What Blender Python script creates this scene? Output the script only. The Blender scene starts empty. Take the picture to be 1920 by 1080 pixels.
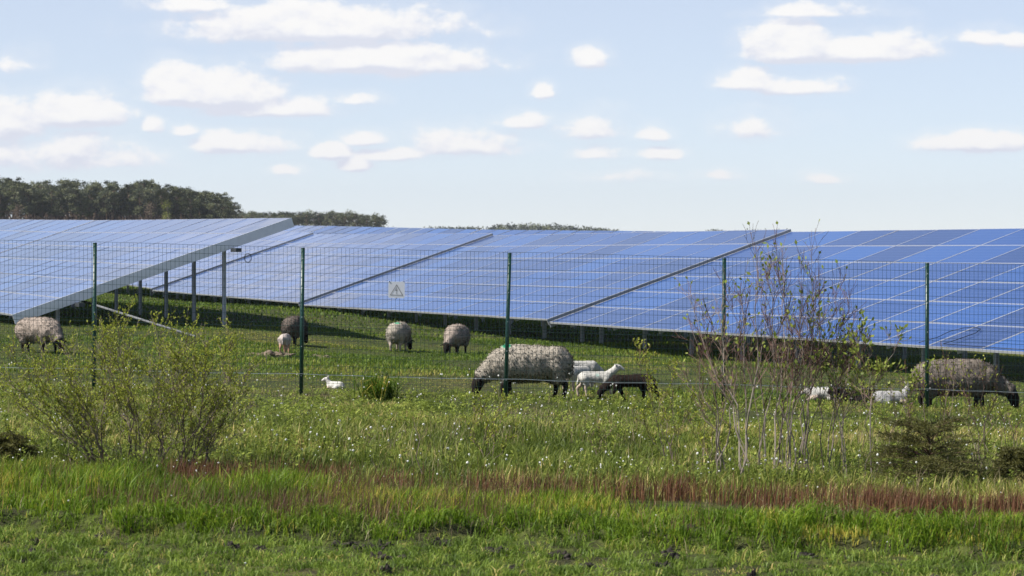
import bpy, math, random
import numpy as np
from mathutils import Vector, Matrix, noise as mnoise

R = random.Random(11)
rng = np.random.default_rng(5)
scene = bpy.context.scene
COL = scene.collection
PI = math.pi
F, HC, HY = 5300.0, 1.92, 450.0          # focal length in photo pixels, eye height, horizon row


def at(px, py, d):
    return Vector(((px - 960) / F * d, d, HC - (py - HY) / F * d))


# ------------------------------------------------------------------ noise
def _hash(ix, iy, s):
    n = (ix * 374761393 + iy * 668265263 + s * 974634777) & 0xFFFFFFFF
    n = ((n ^ (n >> 13)) * 1274126177) & 0xFFFFFFFF
    return ((n ^ (n >> 16)) & 0xFFFF) / 65535.0


def vnoise(x, y, s=0):
    x = np.asarray(x, float); y = np.asarray(y, float)
    ix = np.floor(x).astype(np.int64); iy = np.floor(y).astype(np.int64)
    fx = x - ix; fy = y - iy
    fx = fx * fx * (3 - 2 * fx); fy = fy * fy * (3 - 2 * fy)
    a = _hash(ix, iy, s); b = _hash(ix + 1, iy, s); c = _hash(ix, iy + 1, s); d = _hash(ix + 1, iy + 1, s)
    return (a * (1 - fx) + b * fx) * (1 - fy) + (c * (1 - fx) + d * fx) * fy


def fbm(x, y, s=0, o=3):
    v = 0; a = .5; t = 0
    for k in range(o):
        v = v + a * vnoise(np.asarray(x) * 2 ** k, np.asarray(y) * 2 ** k, s + k); t += a; a *= .5
    return v / t


def sstep(a, b, x):
    t = np.clip((np.asarray(x, float) - a) / (b - a), 0, 1)
    return t * t * (3 - 2 * t)


# ------------------------------------------------------------------ the lie of the land
def bank_edge(x):
    return 18.75 + .0 * np.asarray(x) + .55 * (vnoise(np.asarray(x) * .9 + 7, 0 * np.asarray(x), 3) - .5) + .45 * (vnoise(np.asarray(x) * 3.1, 0 * np.asarray(x), 9) - .5) + .2 * (vnoise(np.asarray(x) * 8, 0 * np.asarray(x), 10) - .5)


def gz(x, y):
    x = np.asarray(x, float); y = np.asarray(y, float)
    z = -.30 * np.tanh(x * .0813) * (1 - sstep(70, 200, y))
    near = 1 - sstep(26, 45, y)
    z = z + near * .05 * (fbm(x * 1.6, y * 1.6, 20) - .5)
    lawn = 1 - sstep(-.05, .16, y - bank_edge(x))
    z = z - .10 * lawn
    z = z + lawn * .07 * (fbm(x * 3.3, y * 3.3, 31) - .5) + lawn * .03 * (vnoise(x * 11, y * 11, 35) - .5)
    z = z + .08 * sstep(30, 60, y) * (fbm(x * .22, y * .22, 40) - .5)
    z = z - .27 * sstep(38, 56, y) * sstep(-6.5, -1.5, x) - .32 * sstep(68, 95, y)
    z = z - .07 * sstep(34.1, 35.2, y) * (1 - sstep(38, 46, y))
    return z


def g1(x, y):
    return float(gz(np.array([x]), np.array([y]))[0])


def hit(px, py):
    d = 1.92 * F / max(8, (py - HY))
    for _ in range(30):
        p = at(px, py, d)
        d2 = (HC - g1(p.x, p.y)) * F / (py - HY)
        d = .5 * d + .5 * d2
    p = at(px, py, d)
    return Vector((p.x, p.y, g1(p.x, p.y)))


# ------------------------------------------------------------------ objects
def tag(o, label=None, cat=None, group=None, kind=None):
    if label: o['label'] = label
    if cat: o['category'] = cat
    if group: o['group'] = group
    if kind: o['kind'] = kind
    return o


def empty(name, loc=(0, 0, 0), rot=(0, 0, 0)):
    o = bpy.data.objects.new(name, None)
    o.empty_display_size = .1
    COL.objects.link(o); o.location = loc; o.rotation_euler = rot
    return o


def link(name, me, parent=None, loc=(0, 0, 0), rot=(0, 0, 0)):
    o = bpy.data.objects.new(name, me)
    COL.objects.link(o)
    if parent: o.parent = parent
    o.location = loc; o.rotation_euler = rot
    return o


def mesh_np(name, V, loops, starts, totals, mats, attr=None, col=None, midx=None, smooth=False):
    me = bpy.data.meshes.new(name)
    me.vertices.add(len(V)); me.vertices.foreach_set('co', np.asarray(V, np.float32).ravel())
    me.loops.add(len(loops)); me.loops.foreach_set('vertex_index', np.asarray(loops, np.int32))
    me.polygons.add(len(starts))
    me.polygons.foreach_set('loop_start', np.asarray(starts, np.int32))
    for m in mats: me.materials.append(m)
    if midx is not None: me.polygons.foreach_set('material_index', np.asarray(midx, np.int32))
    if attr is not None:
        a = me.attributes.new('t', 'FLOAT', 'POINT'); a.data.foreach_set('value', np.asarray(attr, np.float32))
    if col is not None:
        a = me.attributes.new('col', 'FLOAT_COLOR', 'POINT')
        c = np.ones((len(V), 4), np.float32); c[:, :3] = col
        a.data.foreach_set('color', c.ravel())
    me.update(calc_edges=True)
    me.polygons.foreach_set('use_smooth', np.full(len(starts), bool(smooth)))
    return me


class MB:
    """collects polygons with a tone per vertex"""
    def __init__(s):
        s.v = []; s.f = []; s.m = []; s.t = []

    def poly(s, pts, m=0, t=.5):
        b = len(s.v); s.v += [tuple(p) for p in pts]; s.t += [t] * len(pts)
        s.f.append(list(range(b, b + len(pts)))); s.m.append(m)

    def box(s, c, d, M=None, m=0):
        x, y, z = d[0] / 2, d[1] / 2, d[2] / 2
        P = [Vector((sx * x, sy * y, sz * z)) for sz in (-1, 1) for sy in (-1, 1) for sx in (-1, 1)]
        if M is not None: P = [M @ p for p in P]
        P = [p + Vector(c) for p in P]
        b = len(s.v); s.v += [tuple(p) for p in P]; s.t += [.5] * 8
        for f in ((0, 2, 3, 1), (4, 5, 7, 6), (0, 1, 5, 4), (2, 6, 7, 3), (0, 4, 6, 2), (1, 3, 7, 5)):
            s.f.append([b + i for i in f]); s.m.append(m)

    def bar(s, a, b, w, h, m=0):
        a = Vector(a); b = Vector(b); d = b - a
        M = d.to_track_quat('Z', 'Y').to_matrix()
        s.box((a + b) / 2, (w, h, d.length), M, m)

    def tube(s, pts, rad, n=4, m=0, t=.5, cap=True):
        pts = [Vector(p) for p in pts]
        k = len(pts); b = len(s.v)
        for i, p in enumerate(pts):
            d = (pts[min(i + 1, k - 1)] - pts[max(i - 1, 0)])
            if d.length < 1e-9: d = Vector((0, 0, 1))
            d.normalize()
            a = d.orthogonal().normalized() if abs(d.x) > .9 else d.cross(Vector((1, 0, 0))).normalized()
            c = d.cross(a)
            r = rad[i] if hasattr(rad, '__len__') else rad
            for j in range(n):
                an = 2 * PI * j / n
                s.v.append(tuple(p + a * math.cos(an) * r + c * math.sin(an) * r)); s.t.append(t)
        for i in range(k - 1):
            for j in range(n):
                q = b + i * n; j2 = (j + 1) % n
                s.f.append([q + j, q + j2, q + n + j2, q + n + j]); s.m.append(m)
        if cap:
            s.f.append([b + j for j in range(n)][::-1]); s.m.append(m)
            s.f.append([b + (k - 1) * n + j for j in range(n)]); s.m.append(m)

    def mesh(s, name, mats, smooth=False):
        tot = [len(f) for f in s.f]
        st = np.concatenate([[0], np.cumsum(tot)[:-1]]) if tot else []
        return mesh_np(name, np.array(s.v), [i for f in s.f for i in f], st, tot, mats, attr=s.t, midx=s.m, smooth=smooth)


# ------------------------------------------------------------------ materials
def newmat(name):
    m = bpy.data.materials.new(name); m.use_nodes = True
    nt = m.node_tree
    return m, nt, nt.nodes['Principled BSDF']


def nd(nt, t, **kw):
    n = nt.nodes.new(t)
    for k, v in kw.items(): setattr(n, k, v)
    return n


def ramp(nt, stops, fac=None, interp='LINEAR'):
    r = nt.nodes.new('ShaderNodeValToRGB'); r.color_ramp.interpolation = interp
    e = r.color_ramp.elements
    while len(e) < len(stops): e.new(.5)
    for i, (p, c) in enumerate(stops):
        e[i].position = p; e[i].color = (*c, 1)
    if fac is not None: nt.links.new(fac, r.inputs[0])
    return r


def noise_node(nt, scale, detail=4, rough=.55, co='Object'):
    tc = nd(nt, 'ShaderNodeTexCoord'); n = nd(nt, 'ShaderNodeTexNoise')
    n.inputs['Scale'].default_value = scale; n.inputs['Detail'].default_value = detail; n.inputs['Roughness'].default_value = rough
    nt.links.new(tc.outputs[co], n.inputs['Vector'])
    return n


def tone_mat(name, stops, trans=.35, rough=.55, spec=.3):
    """leaf / blade material: colour from the tone attribute, light passes through"""
    m, nt, b = newmat(name)
    a = nd(nt, 'ShaderNodeAttribute', attribute_name='t')
    r = ramp(nt, stops, a.outputs['Fac'])
    nt.links.new(r.outputs[0], b.inputs['Base Color'])
    b.inputs['Roughness'].default_value = rough
    b.inputs['Specular IOR Level'].default_value = spec
    if trans:
        tr = nd(nt, 'ShaderNodeBsdfTranslucent'); mx = nd(nt, 'ShaderNodeMixShader')
        nt.links.new(r.outputs[0], tr.inputs['Color'])
        mx.inputs[0].default_value = trans
        nt.links.new(b.outputs[0], mx.inputs[1]); nt.links.new(tr.outputs[0], mx.inputs[2])
        nt.links.new(mx.outputs[0], nt.nodes['Material Output'].inputs['Surface'])
    return m


def plain(name, c, rough=.5, metal=0, var=.15, scale=8, spec=.5, bump=0):
    m, nt, b = newmat(name)
    n = noise_node(nt, scale, 5)
    r = ramp(nt, [(.3, tuple(x * (1 - var) for x in c)), (.7, tuple(min(1, x * (1 + var)) for x in c))], n.outputs['Fac'])
    nt.links.new(r.outputs[0], b.inputs['Base Color'])
    b.inputs['Roughness'].default_value = rough; b.inputs['Metallic'].default_value = metal
    b.inputs['Specular IOR Level'].default_value = spec
    if bump:
        bp = nd(nt, 'ShaderNodeBump'); bp.inputs['Strength'].default_value = bump
        nt.links.new(n.outputs['Fac'], bp.inputs['Height']); nt.links.new(bp.outputs[0], b.inputs['Normal'])
    return m


M = {}
M['lawn'] = tone_mat('lawn_blades', [(0, (0.074, 0.124, 0.016)), (.45, (0.160, 0.240, 0.029)), (.8, (0.253, 0.328, 0.046)), (.93, (0.412, 0.390, 0.098)), (1, (0.562, 0.444, 0.156))])
M['tall'] = tone_mat('tall_grass_blades', [(0, (0.061, 0.111, 0.008)), (.5, (0.147, 0.245, 0.014)), (.85, (0.251, 0.333, 0.024)), (1, (0.433, 0.369, 0.065))], trans=.42)
M['rank'] = tone_mat('rank_grass_blades', [(0, (0.084, 0.121, 0.017)), (.5, (0.169, 0.215, 0.031)), (.8, (0.279, 0.302, 0.057)), (.93, (0.407, 0.353, 0.106)), (1, (0.560, 0.449, 0.166))])
M['pasture'] = tone_mat('pasture_blades', [(0, (0.065, 0.113, 0.011)), (.5, (0.129, 0.197, 0.018)), (.8, (0.216, 0.260, 0.032)), (1, (0.333, 0.288, 0.073))])
M['sorrel'] = tone_mat('sorrel_stalks', [(0, (0.087, 0.039, 0.020)), (.5, (0.161, 0.069, 0.034)), (.78, (0.212, 0.113, 0.058)), (1, (0.120, 0.162, 0.040))], trans=.25)
M['seed'] = tone_mat('seed_head_stalks', [(0, (.095, .050, .032)), (.6, (.165, .085, .055)), (1, (.21, .14, .06))], trans=.3)
M['straw'] = tone_mat('straw', [(0, (.17, .13, .07)), (.5, (.28, .22, .12)), (1, (.40, .34, .20))], trans=.2)
M['leaf_y'] = tone_mat('young_willow_leaves', [(0, (0.170, 0.204, 0.024)), (.5, (0.325, 0.367, 0.041)), (1, (0.537, 0.562, 0.083))], trans=.45)
M['leaf_g'] = tone_mat('grey_green_leaves', [(0, (0.108, 0.149, 0.023)), (.5, (0.232, 0.289, 0.046)), (1, (0.411, 0.455, 0.091))], trans=.4)
M['bark'] = tone_mat('grey_brown_bark', [(0, (.075, .055, .042)), (.5, (.150, .115, .090)), (1, (.25, .20, .16))], trans=0, rough=.85)
M['palebark'] = tone_mat('pale_sapling_bark', [(0, (.13, .10, .08)), (.5, (.22, .18, .145)), (1, (.33, .28, .23))], trans=0, rough=.85)
M['twig'] = tone_mat('reddish_twigs', [(0, (0.088, 0.044, 0.037)), (.5, (0.156, 0.088, 0.069)), (1, (0.263, 0.188, 0.144))], trans=0, rough=.8)
M['spruce'] = tone_mat('spruce_needles', [(0, (.055, .058, .018)), (.5, (.125, .125, .034)), (1, (.23, .215, .065))], trans=.35)
M['pine'] = tone_mat('pine_needles', [(0, (0.027, 0.035, 0.018)), (.5, (0.070, 0.084, 0.035)), (1, (0.169, 0.176, 0.074))], trans=.12)
M['pinebark'] = tone_mat('pine_bark', [(0, (.06, .040, .028)), (.5, (.13, .085, .058)), (1, (.22, .15, .10))], trans=0, rough=.9)
M['brush'] = tone_mat('bare_brushwood', [(0, (.06, .042, .03)), (.5, (.12, .085, .060)), (1, (.20, .15, .10))], trans=.1, rough=.9)
M['birchleaf'] = tone_mat('birch_leaves', [(0, (.10, .12, .02)), (1, (.24, .25, .05))], trans=.4)
M['white'] = plain('white_petals', (.72, .72, .66), .7, var=.08)
M['stem'] = plain('green_stem', (.09, .13, .03), .6)
M['soil'] = plain('dark_soil', (.040, .034, .030), .95, var=.5, scale=40, spec=.1, bump=.6)
M['dung'] = plain('dry_litter', (.16, .125, .090), .95, var=.45, scale=25, spec=.1, bump=.6)
M['greenpaint'] = plain('green_coated_steel', (.004, .040, .028), .38, var=.15)
M['wire'] = plain('green_coated_wire', (.012, .040, .032), .45)
M['zincwire'] = plain('galvanised_wire', (.42, .45, .47), .4, .6)
M['galv'] = plain('galvanised_steel', (.52, .54, .57), .5, .15, var=.18, scale=6)
M['galvdull'] = plain('weathered_galvanised_pipe', (.13, .135, .14), .8, 0, var=.2, scale=6)
M['alu'] = plain('anodised_aluminium', (.43, .44, .47), .35, .25, var=.08)
M['darksteel'] = plain('dark_steel', (.05, .055, .06), .5, .3)
M['railgrey'] = plain('weathered_grey_rail', (.34, .35, .37), .5, .1, var=.1)
M['railalu'] = plain('bright_aluminium_rail', (.74, .75, .78), .4, .1, var=.06)
M['cable'] = plain('black_cable', (.012, .012, .013), .5)
M['signwhite'] = plain('white_sign_plate', (.56, .58, .63), .4, var=.05)
M['signblack'] = plain('grey_black_print', (.17, .17, .18), .5)


def mat_cells():
    m, nt, b = newmat('photovoltaic_cells')
    tc = nd(nt, 'ShaderNodeTexCoord'); sp = nd(nt, 'ShaderNodeSeparateXYZ')
    nt.links.new(tc.outputs['Object'], sp.inputs[0])

    def lines(out, pitch, width, off):
        a = nd(nt, 'ShaderNodeMath', operation='MULTIPLY_ADD'); a.inputs[1].default_value = 1 / pitch; a.inputs[2].default_value = off
        nt.links.new(out, a.inputs[0])
        f = nd(nt, 'ShaderNodeMath', operation='FRACT'); nt.links.new(a.outputs[0], f.inputs[0])
        g = nd(nt, 'ShaderNodeMath', operation='LESS_THAN'); g.inputs[1].default_value = width / pitch
        nt.links.new(f.outputs[0], g.inputs[0])
        return g.outputs[0]
    a = lines(sp.outputs['X'], .159, .006, 100.5); c = lines(sp.outputs['Y'], .157, .011, 100.0)
    mx = nd(nt, 'ShaderNodeMath', operation='MAXIMUM'); nt.links.new(a, mx.inputs[0]); nt.links.new(c, mx.inputs[1])
    oi = nd(nt, 'ShaderNodeObjectInfo')
    rt = ramp(nt, [(0, (.002, .030, .15)), (.5, (.003, .052, .24)), (1, (.006, .080, .32))], oi.outputs['Random'])
    mix = nd(nt, 'ShaderNodeMixRGB'); mix.inputs[2].default_value = (.13, .19, .40, 1)
    mz = nd(nt, 'ShaderNodeMath', operation='MULTIPLY'); mz.inputs[1].default_value = .6; nt.links.new(mx.outputs[0], mz.inputs[0]); nt.links.new(mz.outputs[0], mix.inputs[0]); nt.links.new(rt.outputs[0], mix.inputs[1])
    n = noise_node(nt, 1.3, 5)
    rr = ramp(nt, [(.3, (.05, .05, .05)), (.75, (.16, .16, .16))], n.outputs['Fac'])
    nt.links.new(rr.outputs[0], b.inputs['Roughness'])
    nt.links.new(mix.outputs[0], b.inputs['Base Color'])
    b.inputs['IOR'].default_value = 1.50
    b.inputs['Sheen Weight'].default_value = .34; b.inputs['Sheen Roughness'].default_value = .35; b.inputs['Sheen Tint'].default_value = (.92, .96, 1, 1)
    return m


M['cells'] = mat_cells()


def mat_ground():
    m, nt, b = newmat('meadow_ground')
    n1 = noise_node(nt, .55, 6, .6); n2 = noise_node(nt, 6, 6, .65); n3 = noise_node(nt, 28, 3)
    r1 = ramp(nt, [(.3, (.050, .070, .014)), (.5, (.085, .110, .022)), (.62, (.11, .115, .030)), (.75, (.13, .105, .045))], n1.outputs['Fac'])
    r2 = ramp(nt, [(.36, (0, 0, 0)), (.56, (1, 1, 1))], n2.outputs['Fac'])
    mix = nd(nt, 'ShaderNodeMixRGB'); mix.inputs[2].default_value = (.026, .022, .017, 1)
    mm = nd(nt, 'ShaderNodeMath', operation='MULTIPLY'); mm.inputs[1].default_value = .75
    nt.links.new(r2.outputs[0], mm.inputs[0]); nt.links.new(mm.outputs[0], mix.inputs[0])
    nt.links.new(r1.outputs[0], mix.inputs[1])
    nt.links.new(mix.outputs[0], b.inputs['Base Color'])
    b.inputs['Roughness'].default_value = .95; b.inputs['Specular IOR Level'].default_value = .1
    bp = nd(nt, 'ShaderNodeBump'); bp.inputs['Strength'].default_value = .7; bp.inputs['Distance'].default_value = .05
    nt.links.new(n3.outputs['Fac'], bp.inputs['Height']); nt.links.new(bp.outputs[0], b.inputs['Normal'])
    return m


M['ground'] = mat_ground()


def mat_coat(name, scale, amount):
    m, nt, b = newmat(name)
    a = nd(nt, 'ShaderNodeAttribute', attribute_name='col')
    n = noise_node(nt, scale, 5, .65)
    r = ramp(nt, [(.3, (1 - amount,) * 3), (.7, (1, 1, 1))], n.outputs['Fac'])
    mu = nd(nt, 'ShaderNodeMixRGB', blend_type='MULTIPLY'); mu.inputs[0].default_value = 1
    nt.links.new(a.outputs['Color'], mu.inputs[1]); nt.links.new(r.outputs[0], mu.inputs[2])
    nt.links.new(mu.outputs[0], b.inputs['Base Color'])
    b.inputs['Roughness'].default_value = .95; b.inputs['Specular IOR Level'].default_value = .12
    bp = nd(nt, 'ShaderNodeBump'); bp.inputs['Strength'].default_value = .6; bp.inputs['Distance'].default_value = .012
    nt.links.new(n.outputs['Fac'], bp.inputs['Height']); nt.links.new(bp.outputs[0], b.inputs['Normal'])
    return m


M['coat'] = mat_coat('woolly_coat', 26, .28)

# ------------------------------------------------------------------ ground
def knots(segs):
    out = []
    for a, b, s in segs: out += list(np.arange(a, b, s))
    return np.array(out + [segs[-1][1]])


xs = knots([(0, 8, .12), (8, 20, .5), (20, 60, 3), (60, 3000, 150)]); xs = np.concatenate([-xs[:0:-1], xs])
ys = knots([(-40, 10, 4), (10, 14, .5), (14, 20.5, .06), (20.5, 36, .2), (36, 110, .8), (110, 400, 20), (400, 5000, 200)])
GX, GY = np.meshgrid(xs, ys)
GZ = gz(GX, GY)
nx, ny = len(xs), len(ys)
idx = np.arange(nx * ny).reshape(ny, nx)
q = np.stack([idx[:-1, :-1], idx[:-1, 1:], idx[1:, 1:], idx[1:, :-1]], -1).reshape(-1, 4)
me = mesh_np('ground', np.stack([GX, GY, GZ], -1).reshape(-1, 3), q.ravel(), np.arange(len(q)) * 4, None, [M['ground']], smooth=True)
tag(link('ground', me), 'uneven green meadow ground with bare earth patches', 'ground', kind='structure')


# ------------------------------------------------------------------ grass
def blades(name, x, y, h, w, lean, mat, t, label, cat, drop=.0, zoff=0):
    n = len(x)
    z = gz(x, y) - .01 + zoff
    az = rng.uniform(0, 2 * PI, n); la = rng.uniform(0, 2 * PI, n)
    wx, wy = np.cos(az) * w / 2, np.sin(az) * w / 2
    lx, ly = np.cos(la) * lean * h + .06 * h, np.sin(la) * lean * h
    V = np.empty((n, 5, 3))
    V[:, 0] = np.stack([x - wx, y - wy, z], 1); V[:, 1] = np.stack([x + wx, y + wy, z], 1)
    mx, my, mz = x + lx * .32, y + ly * .32, z + h * .58
    V[:, 2] = np.stack([mx + wx * .8, my + wy * .8, mz], 1); V[:, 3] = np.stack([mx - wx * .8, my - wy * .8, mz], 1)
    V[:, 4] = np.stack([x + lx, y + ly, z + h * (1 - drop * lean)], 1)
    b = np.arange(n)[:, None] * 5
    loops = (b + np.array([0, 1, 2, 3, 3, 2, 4])).ravel()
    st = (np.arange(n)[:, None] * 7 + np.array([0, 4])).ravel()
    me = mesh_np(name, V.reshape(-1, 3), loops, st, None, [mat], attr=np.repeat(t, 5))
    return tag(link(name, me), label, cat, kind='stuff')


def scatter(n, y0, y1, margin=1.18):
    """even over the ground of the wedge the eye takes in, a little wider than that"""
    k = 960 / F * margin
    u = rng.uniform(0, 1, n)
    y = np.sqrt(y0 ** 2 + u * (y1 ** 2 - y0 ** 2))
    x = rng.uniform(-1, 1, n) * (k * y + .4)
    return x, y


def U(a, b, n): return rng.uniform(a, b, n)


# short grass in front of the bank, broken by bare soil
x, y = scatter(100000, 14.6, 19.5)
bare = fbm(x * 1.5 + 3, y * 2.2, 50)
near_edge = np.exp(-((y - bank_edge(x) + .12) / .16) ** 2)
keep = (.6 * bare + .4 * fbm(x * 4.2, y * 5, 52) + .10 * (rng.random(len(x)) - .5) < .535 - .20 * near_edge - .05 * sstep(17.2, 18.4, y)) & (y < bank_edge(x) + .1)
x, y = x[keep], y[keep]
c = .5 * fbm(x * 2.6, y * 2.6, 60) + .5 * vnoise(x * 7.5, y * 6, 64)
h = (.010 + .085 * c ** 2.2) * U(.6, 1.5, len(x))
blades('short_grass', x, y, h, U(.005, .011, len(x)), U(.2, 1.1, len(x)), M['lawn'], np.clip(.42 + 1.0 * (fbm(x * 1.2, y * 1.2, 61) - .5) + 1.1 * (vnoise(x * 7, y * 7, 63) - .5) + rng.normal(0, .22, len(x)), 0, 1),
       'short trampled grass with bare soil showing at the very front', 'grass', .25)
# broad-leaved tufts of the same lawn
x, y = scatter(1500, 14.8, 19.2)
cx = np.repeat(x, 26) + rng.normal(0, .035, 1500 * 26); cy = np.repeat(y, 26) + rng.normal(0, .035, 1500 * 26)
h = np.repeat(U(.04, .11, 1500), 26) * U(.6, 1.2, 1500 * 26)
blades('lawn_tufts', cx, cy, h, U(.004, .009, len(cx)), U(.3, 1.2, len(cx)), M['lawn'], np.clip(np.repeat(U(.1, .85, 1500), 26) + rng.normal(0, .12, len(cx)), 0, 1),
       'leafy green tufts scattered over the short front grass', 'grass', .3)
# tall fresh grass on the bank
x, y = scatter(120000, 18.0, 22.8)
dens = fbm(x * 1.1, y * 1.1, 70)
keep = (y > bank_edge(x) + .02) & (rng.random(len(x)) < .16 + 1.1 * sstep(.36, .62, .6 * dens + .4 * vnoise(x * 3.5, y * 3.5, 76))) & (y < 20.50 + .75 * sstep(-2.3, -2.9, x) - .19 * x + .5 * (dens - .5))
x, y = x[keep], y[keep]
e = .25 + .75 * sstep(0, 1.3, y - bank_edge(x))
h = (.05 + (.150 - .065 * sstep(-1.2, 1.0, x)) * e * (.25 + 1.3 * vnoise(x * 2.4, y * 2.0, 71) * (.5 + fbm(x * .8, y * .8, 73)))) * U(.4, 1.15, len(x))
blades('tall_grass', x, y, h, U(.005, .012, len(x)), U(.05, .6, len(x)), M['tall'], np.clip(.45 + 1.2 * (fbm(x * .8, y * .8, 72) - .5) + .7 * (vnoise(x * 4, y * 4, 74) - .5) + rng.normal(0, .24, len(x)), 0, 1),
       'tall fresh green grass along the bank in front', 'grass', .2)
# arching tussocks at the foot of the bank
nt_ = 150
tx, ty = U(-3.9, 4.2, nt_), None
ty = bank_edge(tx) + U(-.05, .7, nt_)
sz = U(.6, 1.3, nt_) * (1 + .45 * ((tx > 1.3) & (tx < 3.6)))
k = 60
cx = np.repeat(tx, k) + rng.normal(0, .06, nt_ * k); cy = np.repeat(ty, k) + rng.normal(0, .05, nt_ * k)
h = np.repeat(.13 * sz, k) * U(.6, 1.25, nt_ * k)
blades('arching_grass', cx, cy, h, U(.005, .011, len(cx)), U(.3, 1.1, len(cx)), M['tall'], np.clip(np.repeat(U(.15, .7, nt_), k) + rng.normal(0, .15, len(cx)), 0, 1),
       'broad arching grass leaves at the foot of the bank', 'grass', .35)
# brownish purple seed heads over the tall grass, thickest left of the middle
x, y = scatter(42000, 18.6, 21.6)
pr = .75 * np.exp(-((x + 1.5) / 1.1) ** 2 - ((y - 19.7) / .8) ** 2) + .22 * sstep(.5, .7, fbm(x * .8, y * .8, 75)) + .03
keep = (rng.random(len(x)) < pr) & (y > bank_edge(x) + .15)
x, y = x[keep], y[keep]
blades('seed_heads', x, y, U(.12, .25, len(x)), U(.0022, .0048, len(x)), U(.05, .35, len(x)), M['seed'], rng.random(len(x)),
       'fine purplish brown seed heads over the tall grass', 'grass')
x, y = scatter(14000, 18.4, 22.0)
keep = (rng.random(len(x)) < .04 + .5 * sstep(.45, .7, fbm(x * 1.4, y * 1.4, 78))) & (y > bank_edge(x) - .1)
x, y = x[keep], y[keep]
blades('dry_blades', x, y, U(.04, .15, len(x)), U(.003, .006, len(x)), U(.2, 1.1, len(x)), M['straw'], rng.random(len(x)), 'dry yellow blades mixed into the tall grass of the bank', 'grass', .2)
# straw coloured stalks standing in the rank grass
x, y = scatter(26000, 21.2, 35.5)
keep = (rng.random(len(x)) < .05 + .8 * sstep(.48, .68, fbm(x * .9, y * .7, 77))) & (y > 22.4 - .21 * x)
x, y = x[keep], y[keep]
blades('straw_stalks', x, y, U(.08, .26, len(x)) * (1 - .62 * sstep(27, 32, y)), U(.003, .006, len(x)), U(.05, .5, len(x)), M['straw'], rng.random(len(x)), 'pale dry stalks standing in the rank grass', 'stalks')
# red sorrel belt
x, y = scatter(150000, 19.9, 23.8)
line = 21.42 - .21 * x + .5 * (vnoise(x * .7, 0 * x, 80) - .5)
pr = np.exp(-((y - line) / np.where(x > -.4, .33, .45)) ** 2) * np.where(x > -.35, .92, np.where(x < -2.75, .04, np.where(x < -1.2, .95, .30)))
pr = pr * (np.where(x > -.4, .20, .10) + .70 * sstep(.36, .66, fbm(x * 2.1, y * 2.1, 81)))
keep = rng.random(len(x)) < pr
x, y = x[keep], y[keep]
h = U(.12, .24, len(x)) * (.75 + .5 * fbm(x * 1.2, y, 83))
blades('red_sorrel', x, y, h, U(.003, .009, len(x)), U(.03, .3, len(x)), M['sorrel'], np.clip(rng.normal(.45, .25, len(x)), 0, 1),
       'belt of rusty red sorrel behind the tall grass', 'sorrel')
# rank olive grass up to the fence and just past it
x, y = scatter(170000, 21.0, 36.2)
c = fbm(x * .7, y * .5, 90)
keep = rng.random(len(x)) < .35 + .9 * sstep(.3, .6, c)
x, y = x[keep], y[keep]; c = c[keep]
h = (.03 + .15 * c * (.4 + 1.2 * vnoise(x * 2.6, y * 2, 93))) * U(.5, 1.4, len(x)) * (1 - .62 * sstep(27, 32, y))
blades('rank_grass', x, y, h, U(.006, .014, len(x)), U(.1, .8, len(x)), M['rank'], np.clip(.45 + 1.3 * (fbm(x * .5, y * .35, 91) - .5) + 1.1 * (fbm(x * 2.2, y * 1.6, 92) - .5) + rng.normal(0, .24, len(x)), 0, 1),
       'rank olive grass between the red sorrel and the fence', 'grass', .2)
# grazed pasture
x, y = scatter(180000, 35.0, 62)
c = fbm(x * .45, y * .3, 95)
h = (.018 + .055 * sstep(.35, .75, c)) * U(.5, 1.5, len(x))
blades('pasture_grass', x, y, h, U(.010, .022, len(x)), U(.2, .9, len(x)), M['pasture'], np.clip(.46 + 1.4 * (fbm(x * .4, y * .22, 96) - .5) + 1.0 * (fbm(x * 1.5, y * .9, 98) - .5) + rng.normal(0, .2, len(x)), 0, 1),
       'grazed pasture behind the fence around the sheep', 'grass', .2)
x, y = scatter(70000, 60, 125)
h = (.03 + .10 * fbm(x * .25, y * .15, 97)) * U(.5, 1.4, len(x))
blades('rough_grass', x, y, h, U(.02, .05, len(x)), U(.2, .8, len(x)), M['pasture'], np.clip(.35 + rng.normal(0, .2, len(x)), 0, 1),
       'rougher grass under and between the solar tables', 'grass', .2)

# leafy weeds with pale yellow-green leaves among the rank grass
mbv, mbt = [], []
n = 5200
x, y = scatter(n, 21.6, 35.5)
prw = .12 + .9 * sstep(.42, .62, fbm(x * .6 + 9, y * .45, 100))
keep = rng.random(n) < prw
x, y = x[keep], y[keep]; n = len(x); z = gz(x, y)
H = U(.08, .27, n) * (1 - .6 * sstep(27, 32, y)); k = 20
fr = rng.uniform(.25, 1, (n, k)); a = rng.uniform(0, 2 * PI, (n, k)); ln = rng.uniform(.014, .038, (n, k)); up = rng.uniform(-.1, .9, (n, k))
ox = x[:, None] + rng.normal(0, .015, (n, k)); oy = y[:, None] + rng.normal(0, .015, (n, k)); oz = z[:, None] + fr * H[:, None]
dx, dy, dz = np.cos(a) * ln, np.sin(a) * ln, up * ln
sx, sy = -np.sin(a) * ln * .32, np.cos(a) * ln * .32
V = np.stack([np.stack([ox, oy, oz], -1), np.stack([ox + dx * .5 + sx, oy + dy * .5 + sy, oz + dz * .5], -1),
              np.stack([ox + dx, oy + dy, oz + dz], -1), np.stack([ox + dx * .5 - sx, oy + dy * .5 - sy, oz + dz * .5], -1)], 2).reshape(-1, 3)
t = np.repeat(np.clip(np.repeat(U(.1, .8, n), k) + rng.normal(0, .12, n * k), 0, 1), 4)
nq = n * k
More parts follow.
